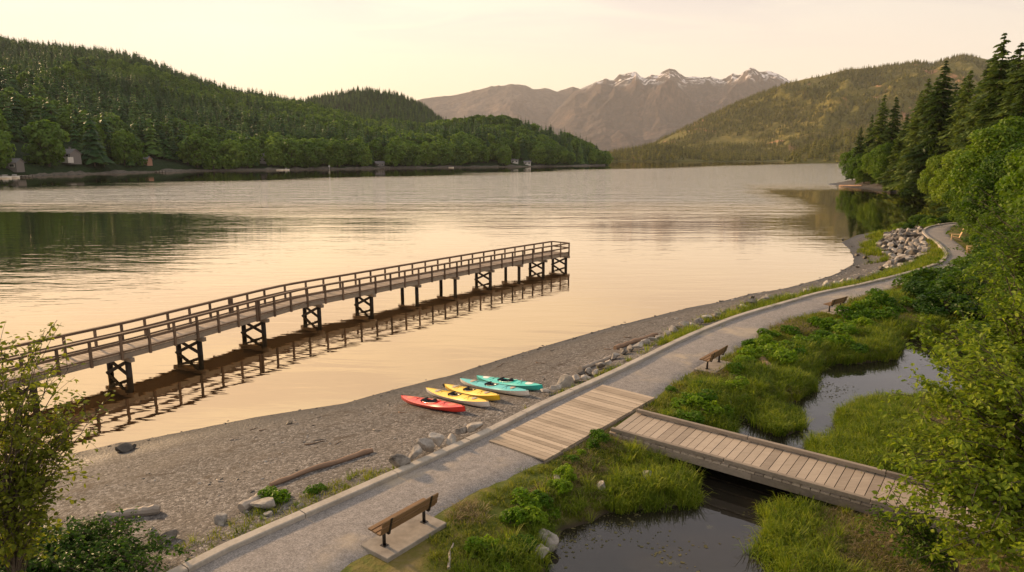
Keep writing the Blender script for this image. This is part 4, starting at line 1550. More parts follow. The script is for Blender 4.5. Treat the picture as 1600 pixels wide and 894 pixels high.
# ------------------------------------------------------------------ boardwalk over the path, and the footbridge over the pond
def planks(g, A, B, C_, D_, n, z, th=.05, gap=.018, over=0.0):
    """boards laid side by side from edge AB to edge DC (A-D and B-C are the sides)"""
    A, B, C_, D_ = (np.array(p, float) for p in (A, B, C_, D_))
    for k in range(n):
        s0, s1 = k / n, (k + 1) / n
        L = np.linalg.norm((D_ - A))
        ga = gap / L / 2
        s0 += ga
        s1 -= ga
        e0, e1 = random.uniform(-over, over), random.uniform(-over, over)
        p = [A + (D_ - A) * s0, B + (C_ - B) * s0, B + (C_ - B) * s1, A + (D_ - A) * s1]
        d = (p[1] - p[0]) / np.linalg.norm(p[1] - p[0])
        p = [p[0] - d * e0, p[1] + d * e1, p[2] + d * e1, p[3] - d * e0]
        dz = random.uniform(-.004, .004)
        v = [(*a, z + dz - th) for a in p] + [(*a, z + dz) for a in p]
        g.add(v, [[3, 2, 1, 0], [4, 5, 6, 7], [0, 1, 5, 4], [1, 2, 6, 5], [2, 3, 7, 6], [3, 0, 4, 7]], 0, random.random())


bwA, bwB, bwC, bwD = gp(764, 689, 2.47), gp(851, 719, 2.47), gp(1023, 621, 2.47), gp(942, 601, 2.47)
org = np.array([*(bwA + bwC) / 2, 2.40])
bw = empty('boardwalk', org)
tag(bw, 'wide tan plank boardwalk laid across the gravel path where the footbridge begins', 'boardwalk')
rel = lambda p: np.array(p) - org[:2]
g = Geo()
planks(g, rel(bwA), rel(bwB), rel(bwC), rel(bwD), 33, .075, .05, .02, .012)
g.build('plank_deck', M['deck'], bw)
g = Geo()
for a, b in ((bwB, bwC), (bwA, bwD)):
    a3, b3 = np.array([*rel(a), -.07]), np.array([*rel(b), -.07])
    g.beam(a3, b3, .09, .17, bev=.008)
g.build('edge_beam', M['timber'], bw)

brA, brB = gp(950, 675, 2.47), gp(993, 644, 2.47)
dirB = gp(1400, 747, 2.47) - brB
dirB /= np.linalg.norm(dirB)
LB = 12.6
norB = np.array((-dirB[1], dirB[0]))
wB = abs((brA - brB) @ norB)
lead = (brA - brB) @ dirB
org = np.array([*brB, 2.40])
fb = empty('footbridge', org)
tag(fb, 'brown plank footbridge with low side rails crossing the dark pond', 'footbridge')
P = lambda s, o: brB + dirB * s - norB * o - org[:2]
g = Geo()
# first board is cut askew to meet the boardwalk
planks(g, P(lead * 1.0 + .02, wB), P(0.02, 0), P(LB, 0), P(LB, wB), 46, .072, .05, .022, .01)
g.build('plank_deck', M['deckgrey'], fb)
for o, s0 in ((.07, .0), (wB - .07, lead)):
    g = Geo()
    for a, b in ((s0 + .1, 4.3), (4.32, 8.5), (8.52, LB)):
        g.beam((*P(a, o), .185), (*P(b, o), .185), .14, .13, bev=.012)
    for a in np.arange(s0 + .3, LB, 1.5):
        g.beam((*P(a, o), .075), (*P(a + .18, o), .075), .10, .085)
    g.build('side_rail', M['timber'], fb)
for o, s0 in ((.04, .2), (wB - .04, lead + .2)):
    g = Geo()
    for a, b in ((s0, 5.2), (5.21, 9.6), (9.61, LB)):
        g.beam((*P(a, o), -.10), (*P(b, o), -.10), .10, .22, bev=.008)
    g.build('side_beam', M['timber'], fb)
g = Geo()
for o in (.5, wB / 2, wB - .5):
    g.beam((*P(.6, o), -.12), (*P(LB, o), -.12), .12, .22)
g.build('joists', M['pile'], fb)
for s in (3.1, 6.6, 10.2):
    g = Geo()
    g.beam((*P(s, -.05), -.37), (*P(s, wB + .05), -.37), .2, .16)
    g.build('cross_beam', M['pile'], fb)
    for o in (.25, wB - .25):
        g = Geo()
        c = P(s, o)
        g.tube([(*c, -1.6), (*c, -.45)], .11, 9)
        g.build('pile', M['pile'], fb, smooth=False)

# ------------------------------------------------------------------ the pier
pz = lambda px: 1.48
R_px = [(0, 601), (120, 570), (241, 540), (378, 501), (476, 473.5), (562.5, 457), (636, 442.4), (699, 430), (777, 415), (889, 395)]
Rw = np.array([[*gp(x, y, pz(x)), pz(x)] for x, y in R_px])
d0 = (Rw[0] - Rw[1]) / np.linalg.norm((Rw[0] - Rw[1])[:2])
start = np.array([*(Rw[0] + 1.1 * (Rw[0] - Rw[1]))[:2], 1.48])
Rw = np.vstack([start, Rw])
Re = resample(Rw, 200)
# ease the polyline a little: the walkway is built of straight lengths with slight bends
k_ = np.ones(9) / 9
pad = np.vstack([2 * Re[0] - Re[1:5][::-1], Re, 2 * Re[-1] - Re[-5:-1][::-1]])
Re = np.stack([np.convolve(pad[:, k], k_, 'valid') for k in range(3)], 1)
PS = np.r_[0, np.cumsum(np.linalg.norm(np.diff(Re[:, :2], axis=0), axis=1))]
PL = PS[-1]
PW = 2.35
porg = np.array([*Re[120][:2], 0.0])


def pier_pt(s, o, z):
    """s metres along the near edge, o metres across (0 near edge, PW far edge), z above the deck"""
    p = np.array([np.interp(s, PS, Re[:, k]) for k in range(3)])
    q = np.array([np.interp(s + .4, PS, Re[:, k]) for k in range(3)]) - np.array([np.interp(s - .4, PS, Re[:, k]) for k in range(3)])
    d = q[:2] / np.linalg.norm(q[:2])
    n = np.array((-d[1], d[0]))
    return np.array([p[0] + n[0] * o, p[1] + n[1] * o, p[2] + z]) - porg


pier = empty('pier', porg)
tag(pier, 'long weathered wooden pier on piles with railings reaching out over the lake', 'pier')
g = Geo()
nb_ = int(PL / .30)
for k in range(nb_):
    s0, s1 = PL * k / nb_ + .012, PL * (k + 1) / nb_ - .012
    v = [pier_pt(s, o, z) for z in (-.05, 0) for s, o in ((s0, .02), (s0, PW - .02), (s1, PW - .02), (s1, .02))]
    g.add(v, [[0, 1, 2, 3], [7, 6, 5, 4], [0, 4, 5, 1], [1, 5, 6, 2], [2, 6, 7, 3], [3, 7, 4, 0]], 0, random.random())
g.build('plank_deck', M['pierdeck'], pier)


def along(g, o, z, w, h, a=0.0, b=None, ln=3.6, bev=.006):
    b = PL if b is None else b
    s = a
    while s < b - .05:
        e = min(s + ln, b)
        m = max(2, int((e - s) / 1.2) + 1)
        q = np.linspace(s, e - .01, m)
        for u, v in zip(q[:-1], q[1:]):
            g.beam(pier_pt(u, o, z), pier_pt(v, o, z), w, h, bev=bev if m == 2 else 0, tint=.5 + .4 * math.sin(s * 7), over=.004)
        s = e
    return g


along(Geo(), .04, -.20, .09, .26).build('side_beam', M['timber'], pier)
along(Geo(), PW - .04, -.20, .09, .26).build('side_beam', M['timber'], pier)
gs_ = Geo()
for o in (.34, .76, 1.175, 1.59, 2.01):  # real stringers plus added width: near-black cover so the underside mirrors dark
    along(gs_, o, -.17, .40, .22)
gs_.build('shade_stringers', M['pile'], pier)
for o in (-.045, PW + .045):
    along(Geo(), o, 1.11, .20, .065).build('top_rail', M['pier'], pier)
    along(Geo(), o + (.05 if o < 0 else -.05), 1.035, .06, .085).build('upper_rail', M['pier'], pier)
    along(Geo(), o + (.05 if o < 0 else -.05), .56, .06, .15).build('middle_rail', M['pier'], pier)
    along(Geo(), o + (.08 if o < 0 else -.08), .07, .08, .09).build('toe_rail', M['pier'], pier)
npst = int(PL / 1.62)
for k in range(npst + 1):
    s = min(max(PL * k / npst, .06), PL - .06)
    for o in (-.045, PW + .045):
        pts_ = [pier_pt(s, o, -.36), pier_pt(s, o, 1.08)]
        g = Geo().beam(pts_[0], pts_[1],   .125, .125, up=(pier_pt(s + .1, o, 0) - pier_pt(s - .1, o, 0)), bev=.006)
        g.build('rail_post', M['pier'], pier)
    if k == npst // 2 - 6:
        for o in (-.045, PW + .045):
            Geo().beam(pier_pt(s + .22, o, -.36), pier_pt(s + .22, o, 1.08),   .125, .125, up=(pier_pt(s + .1, o, 0) - pier_pt(s - .1, o, 0)), bev=.006).build('rail_post', M['pier'], pier)
# rails across the end
for nm, z, w, h in (('top_rail', 1.11, .17, .055), ('upper_rail', 1.045, .05, .07), ('middle_rail', .56, .05, .13)):
    Geo().beam(pier_pt(PL + .02, 0, z + .002), pier_pt(PL + .02, PW, z + .002), w, h, bev=.005).build('end_' + nm, M['pier'], pier)
for o in (PW / 2,):
    Geo().beam(pier_pt(PL + .05, o, -.3), pier_pt(PL + .05, o, 1.08), .10, .10, up=(1, 0, 0)).build('rail_post', M['pier'], pier)
Geo().beam(pier_pt(PL + .03, -.04, -.2), pier_pt(PL + .03, PW + .04, -.2), .09, .26).build('end_beam', M['timber'], pier)
pile_px = [(199.5, 601, 1), (311, 569, 1), (411, 534, 1), (498, 508, 1), (580, 488, 1), (651, 475, 0), (711, 463, 0), (766, 453, 1), (811, 446, 0), (849, 438, 1), (885, 431, 1)]
bents = []
for px, py, xb in pile_px:
    # the bent stands under the deck where the near pile meets the beam
    tops = [pix(*(pier_pt(q_, .26, -.5) + porg))[0] for q_ in np.arange(0, PL, .1)]
    bents.append((min(float(np.interp(px, tops, np.arange(0, PL, .1))), PL - .2), xb))
bents = [(bents[0][0] - 4.8, 1), (bents[0][0] - 9.2, 0)] + bents
for s, xb in bents:
    Geo().beam(pier_pt(s, -.22, -.45), pier_pt(s, PW + .22, -.45), .24, .24, bev=.01).build('cap_beam', M['timber'], pier)
    bot = -1.9
    for o in (.26, PW - .26):
        p = pier_pt(s, o, -.57)
        Geo().tube([(p[0], p[1], bot), (p[0], p[1], p[2])], [.17, .155], 12).build('pile', M['pile'], pier, smooth=True)
    if xb:
        a = [pier_pt(s - .20, .22, -.62), pier_pt(s - .20, PW - .22, 0), pier_pt(s - .125, PW - .22, -.62), pier_pt(s - .125, .22, 0)]
        a[1][2] = -.05
        a[3][2] = .18
        along_d = pier_pt(s + .2, 0, 0) - pier_pt(s - .2, 0, 0)
        Geo().beam(a[0], a[1], .07, .19, up=np.cross(along_d, a[1] - a[0])).build('cross_brace', M['pile'], pier)
        Geo().beam(a[2], a[3], .07, .19, up=np.cross(along_d, a[3] - a[2])).build('cross_brace', M['pile'], pier)

# ------------------------------------------------------------------ benches
def make_bench():
    e = empty('park_bench', (0, 0, 0))
    L = 1.95
    for k in range(3):      # seat slats: the sitter faces +Y
        Geo().box((0, .02 + .155 * k - .12, .45 + .012 * k), (L, .14, .05), None, 0, bev=.008).build('seat_slat', M['bench'], e)
    tilt = Matrix.Rotation(R(14), 3, 'X')
    for k in range(2):
        z = .58 + .165 * k
        Geo().box((0, -.225 - .042 * k, z), (L, .045, .15), np.array(tilt), 0, bev=.008).build('back_slat', M['bench'], e)
    for sx in (-1, 1):
        x = sx * .70
        Geo().tube([(x, 0, .0), (x, 0, .40)], .045, 12).build('leg', M['metal'], e, smooth=True)
        g = Geo()
        g.beam((x, -.17, .405), (x, .27, .43), .07, .025)
        g.beam((x, -.20, .38), (x, -.315, .84), .06, .022, up=(0, 1, 0))
        g.beam((x, -.20, .39), (x, -.10, .40), .07, .03)
        g.build('bracket', M['metal'], e)
        Geo().box((x, 0, .008), (.16, .16, .016), bev=.003).build('foot_plate', M['metal'], e)
    return e


bench0 = make_bench()
bench_kids = [c for c in COL.objects if c.parent is bench0]
for i, (pa, pb, label) in enumerate([((600, 852), (663, 815), 'slatted wooden bench on dark posts nearest the camera, seen from behind'),
                                     ((1104, 577), (1124, 565), 'slatted wooden bench beside the path between the boardwalk and the farther bench'),
                                     ((1295, 487), (1313, 482), 'slatted wooden bench beside the path just before the dark shrubs')]):
    a, b = gp(*pa, ZP + .05), gp(*pb, ZP + .05)
    c = (a + b) / 2
    d = b - a
    rz = math.atan2(d[1], d[0])
    o = bench0 if i == 0 else copy_tree(bench0, bench_kids)
    o.location = (*c, ZP + .045)
    o.rotation_euler = (0, 0, rz)
    tag(o, label, 'bench', 'slatted benches facing the lake')
    g = Geo().box((0, 0, 0), (2.1, 1.0, .30), None, 0, bev=.015)
    pad_ = g.build('concrete_pad', M['slab'])
    pad_.location = (c[0], c[1], ZP + .045 - .15)
    pad_.rotation_euler = (0, 0, rz)
    tag(pad_, ['concrete slab under the bench nearest the camera', 'concrete slab under the middle bench beyond the boardwalk', 'concrete slab under the bench before the dark shrubs'][i], 'slab', 'slabs under the benches')


# pale wooden garden chairs and a low plank seat by the far bend
def make_chair():
    e = empty('garden_chair', (0, 0, 0))
    sl = Matrix.Rotation(R(12), 3, 'X')
    g = Geo()
    for k in range(5):
        g.box((0, -.22 + .12 * k, .30 + .025 * k), (.62, .10, .03), np.array(sl))
    g.build('seat', M['chairwood'], e)
    g = Geo()
    for k in range(5):
        x = -.24 + .12 * k
        h = .92 - .06 * abs(k - 2)
        g.beam((x, -.26, .26), (x * 1.25, -.52, .26 + h), .10, .03, up=(0, 1, 0))
    g.beam((-.30, -.40, .66), (.30, -.40, .66), .04, .07)
    g.build('backrest', M['chairwood'], e)
    for sx in (-1, 1):
        Geo().box((sx * .38, .02, .57), (.14, .72, .03)).build('armrest', M['chairwood'], e)
        Geo().beam((sx * .34, .33, 0), (sx * .34, .33, .555), .10, .04).build('leg', M['chairwood'], e)
        Geo().beam((sx * .31, .34, .36), (sx * .31, -.55, .03), .035, .13).build('leg', M['chairwood'], e)
    return e


chair0 = make_chair()
chair_kids = [c for c in COL.objects if c.parent is chair0]
for i, (px, py, lab) in enumerate([(1493, 374, 'pale wooden garden chair farther along the path by the shrubs'), (1518, 394, 'pale wooden garden chair nearer of the two on the grass by the path')]):
    x, y = gp(px, py, 2.5)
    o = chair0 if i == 0 else copy_tree(chair0, chair_kids)
    o.location = (x, y, float(ground_z(x, y)[0]) + .02)
    o.rotation_euler = (0, 0, R(62))
    o.scale = (1.25,) * 3
    tag(o, lab, 'garden chair', 'pale garden chairs by the far path')
x, y = gp(1514, 414, 2.5)
e = empty('plank_seat', (x, y, float(ground_z(x, y)[0])), R(20))
tag(e, 'low pale plank seat on stubs at the path edge before the far bend', 'plank seat')
Geo().box((0, 0, .42), (2.6, .5, .08), bev=.01).build('seat', M['chairwood'], e)
for sx in (-.9, .9):
    Geo().box((sx, 0, .16), (.22, .40, .44), bev=.01).build('leg', M['pile'], e)

# half hidden picnic table at the left edge
x, y = gp(16, 838, 2.2)
e = empty('picnic_table', (x, y, float(ground_z(x, y)[0])), R(12))
tag(e, 'weathered plank table half hidden by the young tree at the left edge', 'picnic table')
g = Geo()
for k in range(5):
    g.box((0, -.30 + .15 * k, .74), (1.8, .14, .045), bev=.005)
g.build('tabletop', M['drift'], e)
for sy in (-1, 1):
    g = Geo()
    for k in range(2):
        g.box((0, sy * (.66 + .14 * k), .44), (1.8, .13, .045), bev=.005)
    g.build('seat', M['drift'], e)
for sx in (-.62, .62):
    for sy in (-1, 1):
        Geo().beam((sx, sy * .22, .715), (sx, sy * .72, 0), .05, .10, up=(1, 0, 0)).build('leg', M['pile'], e)
    Geo().beam((sx + .055, -.82, .39), (sx + .055, .82, .39), .045, .09).build('cross_bar', M['pile'], e)


# ------------------------------------------------------------------ kayaks
def kayak_profile(s):
    """half width and height factors at s in [-1, 1]"""
    w = (1 - abs(s) ** 2.4) ** 0.95
    sheer = 0.235 + 0.10 * abs(s) ** 2.4
    keel = 0.015 + 0.20 * max(0, abs(s) - .70) ** 1.6 / .3 ** 1.6 * .55
    return w, sheer, keel


def make_kayak(L, Wd, hull_m, deck_m, cock_m, big=False, hatches=True, patches=None):
    e = empty('kayak', (0, 0, 0))
    ns, nh = 61, 9
    sx = np.linspace(-1, 1, ns)
    hull, deck = Geo(), Geo()
    cx, cl, cw = (0.02, .26 if big else .165, .62 if big else .54)      # cockpit centre, half length (of L/2), width share
    rim = []
    H, D = [], []
    for s in sx:
        w, sh, ke = kayak_profile(s)
        hw = Wd / 2 * w + .008
        a = np.linspace(-1, 1, 2 * nh - 1)
        y = hw * np.sign(a) * np.abs(a) ** .9
        zz = ke + (sh - ke) * np.clip(np.abs(a), 0, 1) ** 3.2
        H.append(np.c_[np.full(len(a), s * L / 2), y, zz])
        b = np.linspace(-1, 1, 25)
        crown = (.075 + .05 * math.exp(-((s - .32) / .25) ** 2)) * w
        z2 = sh + crown * (1 - np.abs(b) ** 1.7)
        yy = hw * b
        # the cockpit well
        if abs(s - cx) < cl:
            wid = hw * cw * math.sqrt(max(0, 1 - ((s - cx) / cl) ** 2)) if not big else hw * cw * (1 - ((s - cx) / cl) ** 4) ** .5
            ins = np.abs(yy) < wid
            depth = np.where(ins, np.clip((wid - np.abs(yy)) / .05, 0, 1) * (sh - ke - .03) * min(1, (cl - abs(s - cx)) / .05), 0)
            z2 = z2 - depth
        D.append(np.c_[np.full(25, s * L / 2), yy, z2])
    H, D = np.array(H), np.array(D)
    hull.grid(H[..., 0], H[..., 1], H[..., 2], 0, np.full((ns - 1) * (2 * nh - 2), .5))
    ho = hull.build('hull', hull_m, e, smooth=True)
    # deck faces inside the cockpit get a separate dark material
    mid = (D[:-1, :-1] + D[1:, 1:]) / 2
    i = np.arange(ns * 25).reshape(ns, 25)
    qd = np.stack([i[:-1, :-1], i[1:, :-1], i[1:, 1:], i[:-1, 1:]], -1).reshape(-1, 4)
    sm = mid[..., 0] / (L / 2)
    wloc = np.array([Wd / 2 * kayak_profile(s)[0] for s in sm[:, 0]])[:, None]
    if big:
        lim = wloc * cw * np.sqrt(np.clip(1 - np.clip(np.abs(sm - cx) / cl, 0, 1) ** 4, 0, 1))
    else:
        lim = wloc * cw * np.sqrt(np.clip(1 - ((sm - cx) / cl) ** 2, 0, 1))
    ins = (np.abs(mid[..., 1]) < lim).ravel()
    Dv = D.reshape(-1, 3)
    deck.add(Dv, qd[~ins], 0, np.full((~ins).sum(), .5))
    deck.add(Dv, qd[ins], 1, np.full(ins.sum(), .5))
    deck.build('deck', [deck_m, cock_m], e, smooth=True)
    # rim round the cockpit
    ang = np.linspace(0, 2 * math.pi, 49)[:-1]
    ring = []
    for a in ang:
        s = cx + cl * math.cos(a) * 1.0
        w, sh, ke = kayak_profile(s)
        k = abs(math.sin(a)) ** (.5 if big else 1.0) * math.copysign(1, math.sin(a))
        y = Wd / 2 * w * cw * k * 1.02
        b = y / (Wd / 2 * w)
        crown = (.075 + .05 * math.exp(-((s - .32) / .25) ** 2)) * w
        ring.append((s * L / 2, y, sh + crown * (1 - abs(b) ** 1.7) + .012))
    ring = np.array(ring + ring[:2])
    Geo().tube(ring, .017, 6, caps=False).build('cockpit_rim', M['black'] if not big else deck_m, e, smooth=True)
    seats = (-.10, .16) if big else (-.02,)
    for s in seats:
        w, sh, ke = kayak_profile(s)
        g = Geo()
        a = np.linspace(-1, 1, 9)
        X, Y = np.meshgrid(np.linspace(-.20, .20, 7), a * .19)
        Z = .06 + .06 * (Y / .19) ** 2 + .03 * (X / .2) ** 2
        g.grid(X + s * L / 2, Y, Z)
        XX, YY = np.meshgrid(np.linspace(0, .30, 5), a * .20)
        g.grid(s * L / 2 - .20 - .10 * XX / .3 + .05 * (YY / .2) ** 2, YY, .07 + XX)
        g.build('seat', M['black'], e, smooth=True)
    if hatches:
        for s, rx, ry in ((.60, .17, .115), (-.55, .21, .15)):
            w, sh, ke = kayak_profile(s)
            crown = (.075 + .05 * math.exp(-((s - .32) / .25) ** 2)) * w
            g = Geo()
            aa = np.linspace(0, 2 * math.pi, 29)[:-1]
            z0 = sh + crown
            hw = Wd / 2 * w
            ry = min(ry, hw * .72)
            top = lambda y: sh + crown * (1 - abs(y / hw) ** 1.7)
            o_ = np.array([(s * L / 2 + rx * math.cos(t), ry * math.sin(t), top(ry * math.sin(t)) + .004) for t in aa])
            o2 = np.array([(s * L / 2 + rx * .94 * math.cos(t), ry * .94 * math.sin(t), top(ry * .94 * math.sin(t)) + .026) for t in aa])
            c_ = np.array([(s * L / 2, 0, z0 + .032)])
            n = len(aa)
            f = [[k, (k + 1) % n, n + (k + 1) % n, n + k] for k in range(n)] + [[n + k, n + (k + 1) % n, 2 * n] for k in range(n)]
            g.add(np.vstack([o_, o2, c_]), f)
            g.build('hatch_cover', M['hatch'], e)
    if patches:
        for s, rx in ((.66, .24), (-.66, .26)):
            w, sh, ke = kayak_profile(s)
            hw = Wd / 2 * w
            crown = (.075 + .05 * math.exp(-((s - .32) / .25) ** 2)) * w
            X, Y = np.meshgrid(np.linspace(-rx, rx, 9), np.linspace(-.62, .62, 7))
            S_ = s + X / (L / 2)
            ww = np.vectorize(lambda q: kayak_profile(q)[0])(S_)
            ss = np.vectorize(lambda q: kayak_profile(q)[1])(S_)
            cr = (.075 + .05 * np.exp(-((S_ - .32) / .25) ** 2)) * ww
            yy = Y * Wd / 2 * ww * (1 - .35 * (X / rx) ** 2)
            b = np.abs(yy / (Wd / 2 * ww + .008))
            g = Geo()
            g.grid(S_ * L / 2, yy, ss + cr * (1 - b ** 1.7) + .008)
            g.build('deck_pad', patches, e, smooth=True)
    # deck lines and end toggles
    g = Geo()
    for s0 in (.40, -.36):
        sg = 1 if s0 > 0 else -1
        for k in range(2):
            s1 = s0 + sg * .10
            w0, sh0, _ = kayak_profile(s0)
            w1, sh1, _ = kayak_profile(s1)
            c0 = (.075 + .05 * math.exp(-((s0 - .32) / .25) ** 2)) * w0
            m = [(s0 * L / 2, (1 - 2 * k) * Wd / 2 * w0 * .7, sh0 + c0 * .5), ((s0 + s1) / 2 * L / 2, 0, sh0 + c0 + .012), (s1 * L / 2, -(1 - 2 * k) * Wd / 2 * w1 * .7, sh1 + c0 * .45)]
            g.tube(m, .007, 4)
    g.build('deck_cord', M['black'], e)
    for sg in (-1, 1):
        w, sh, ke = kayak_profile(sg * .965)
        Geo().tube([(sg * .965 * L / 2, -.05, sh + .035), (sg * .965 * L / 2, .05, sh + .035)], .014, 6).build('end_handle', M['black'], e, smooth=True)
    return e


kay = [((628, 621), (730, 641), .64, 'red', 'red', 'black', True, False, 'redpale', 'red open kayak with two dark seats, nearest the camera on the shingle'),
       ((667, 608.5), (768, 634), .60, 'palehull', 'yellow', 'black', False, True, None, 'yellow decked kayak with a white hull beside the red one'),
       ((696, 602), (784, 624), .64, 'yellow', 'yellow', 'black', False, True, None, 'all yellow kayak between the white hulled yellow one and the blue ones'),
       ((720, 592.5), (830, 616), .62, 'palehull', 'teal', 'navy', False, True, None, 'blue decked kayak with a white hull beside the yellow ones'),
       ((746, 589), (851, 607), .64, 'turq', 'turq', 'navy', True, False, 'palehull', 'turquoise kayak with a dark open cockpit, farthest from the camera')]
for (pa, pb, Wd, hm, dm, cm, big, hat, pat, lab) in kay:
    za = 1.0
    a, b = gp(*pa, za), gp(*pb, za + .1)
    for _ in range(4):
        za = float(ground_z(*a)[0]) + .28
        zb = float(ground_z(*b)[0]) + .22
        a, b = gp(*pa, za), gp(*pb, zb)
    c, d = (a + b) / 2, b - a
    L = float(np.linalg.norm(d))
    e = make_kayak(L, Wd, M[hm], M[dm], M[cm], big, hat, M[pat] if pat else None)
    ga, gb = [float(ground_z(*(c + d * f))[0]) for f in (-.33, .33)]
    gm = float(ground_z(*c)[0])
    lift = max(gm - (ga + gb) / 2, 0)
    roll = R(8)
    dir3 = Vector((*(d * .66), gb - ga)).normalized()
    up = Vector((0, 0, 1))
    side = up.cross(dir3).normalized()
    up = dir3.cross(side)
    rot = Matrix((dir3, side, up)).transposed()
    rot = rot @ Matrix.Rotation(roll, 3, 'X')
    e.rotation_euler = rot.to_euler()
    e.location = (*c, (ga + gb) / 2 + lift - .005)
    tag(e, lab, 'kayak', 'kayaks drawn up on the beach')

# ------------------------------------------------------------------ rocks
import bmesh


def rock_mesh(name, seed, mat, squash=.75, cuts=13):
    r = np.random.default_rng(seed)
    bm = bmesh.new()
    bmesh.ops.create_icosphere(bm, subdivisions=3, radius=1.0)
    V_ = np.array([v.co[:] for v in bm.verts])
    F_ = np.array([[v.index for v in f.verts] for f in bm.faces])
    bm.free()
    sh = np.array((1.0 + .35 * r.random(), .8 + .3 * r.random(), squash))
    P_ = V_.copy()
    for _ in range(cuts):
        n = r.normal(size=3)
        n /= np.linalg.norm(n)
        d = .42 + .34 * r.random()
        k = P_ @ n - d
        P_ = P_ - np.where(k > 0, k * .985, 0)[:, None] * n
    f1 = np.array([mnoise.noise(Vector(v * 1.7 + seed)) for v in V_])
    f2 = np.array([mnoise.noise(Vector(v * 4.5 + seed * 2)) for v in V_])
    P_ = P_ * (1 + .09 * f1 + .03 * f2)[:, None] * sh
    P_ /= np.abs(P_[:, :2]).max() * 1.0
    P_ = P_ * .5
    g = Geo()
    g.add(P_, F_, 0, r.random(len(F_)))
    return g.mesh(name, mat, False)


ROCK = [rock_mesh('boulder', 700 + k, M['rock'], .55 + .07 * (k % 5)) for k in range(8)]
ROCKD = [rock_mesh('dark_boulder', 720 + k, M['darkrock'], .5 + .1 * (k % 3)) for k in range(4)]


def put_rock(me, x, y, size, label, group=None, sink=.28, name='boulder', zoff=0.0, tilt=.35):
    o = bpy.data.objects.new(name, me)
    COL.objects.link(o)
    o.location = (x, y, float(ground_z(x, y)[0]) + size * .72 * (.30 - sink) + zoff)
    o.rotation_euler = (random.uniform(-tilt, tilt), random.uniform(-tilt, tilt), random.random() * 6.28)
    size *= .72
    o.scale = (size, size * random.uniform(.75, 1.0), size * random.uniform(.8, 1.1))
    return tag(o, label, 'rock', group)


# the near row between shingle and kerb, from the boardwalk back towards the camera
for i, (px, py, sz) in enumerate([(741, 686, 1.15), (722, 690, .85), (706, 706, .75), (686, 705, 1.0), (667, 716, .95), (649, 731, 1.0), (627, 743, 1.05)]):
    x, y = gp(px, py, 2.1)
    put_rock(ROCK[i % 8], x, y, sz, f'pale boulder against the kerb below the boardwalk, {ORD[i]} in the row from the boardwalk', 'boulders along the near kerb', .0, zoff=.12)
# the row beyond the boardwalk
far_rocks = [(853, 622, .8, 0), (870, 617, 1.0, 0), (885, 606, 1.35, 0), (899, 599, .9, 0), (907, 590, .8, 1), (914, 601, .7, 0), (921, 588, .8, 0), (930, 592, .85, 0), (940, 577, .9, 0), (951, 574, .8, 0), (962, 560, .8, 0),
             (975, 553, .9, 0), (985, 549, .8, 0), (997, 546, .9, 0), (1008, 540, .8, 0), (1019, 535, 1.0, 0), (1031, 532, .8, 0), (1042, 524, .9, 0), (1052, 521, 1.1, 0), (1060, 514, .9, 1), (1071, 512, 1.1, 0), (1081, 510, .8, 0), (1092, 507, 1.1, 0),
             (1104, 501, 1.2, 0), (1118, 497, 1.1, 0), (1131, 487, 1.2, 0), (1147, 485, 1.3, 1), (1160, 481, 1.1, 0), (1173, 477, 1.4, 0), (1192, 471, 1.5, 0), (1205, 468, 1.2, 0), (1232, 464, 1.1, 0), (1262, 456, 1.1, 0), (1275, 452, 1.0, 0), (1291, 447, 1.5, 0), (1306, 443, 1.3, 0),
             (1317, 441, 1.1, 0), (1329, 439, 1.3, 0), (1345, 433, 1.3, 0), (1356, 431, 1.2, 0)]
for i, (px, py, sz, dk_) in enumerate(far_rocks):
    x, y = gp(px, py, 2.0)
    put_rock((ROCKD if dk_ else ROCK)[i % (4 if dk_ else 8)], x, y, sz, f"{'dark' if dk_ else 'pale'} boulder in the row beyond the boardwalk, {ORD[i]} counted from the boardwalk", 'boulders along the far kerb', .05, zoff=.05)
# the riprap bank at the bend
rip = np.array([gp(*p, 1.2) for p in [(1372, 380), (1388, 366), (1412, 361), (1440, 366), (1440, 385), (1452, 404), (1425, 418), (1388, 424), (1368, 428), (1396, 405)]])
r_ = np.random.default_rng(5)
n_r = 0
lo_, hi_ = rip.min(0), rip.max(0)
spots = []
while n_r < 190:
    p = lo_ + (hi_ - lo_) * r_.random(2)
    if inside(p[None], rip)[0] and all(np.hypot(*(p - q_)) > .62 for q_ in spots):
        spots.append(p)
        dk_ = r_.random() < .26
        put_rock((ROCKD if dk_ else ROCK)[n_r % (4 if dk_ else 8)], p[0], p[1], 0.95 + 0.95 * r_.random() ** 1.5, 'dark wet boulder in the heap of riprap at the bend of the shore' if dk_ else 'pale angular boulder in the heap of riprap at the bend of the shore',
                 'riprap at the bend of the shore', .17)
        n_r += 1
    if len(spots) > 400:
        break
for i, (px, py, sz) in enumerate([(1340, 392, 1.1), (1352, 400, 1.2), (1362, 385, 1.3), (1371, 396, 1.5), (1380, 408, 1.3), (1358, 408, .9), (1385, 388, 1.6), (1390, 398, 1.4)]):
    x, y = gp(px, py, .7)
    put_rock(ROCKD[i % 4], x, y, sz, 'dark weedy rock on the shingle below the riprap bend', 'dark rocks below the riprap', .2)
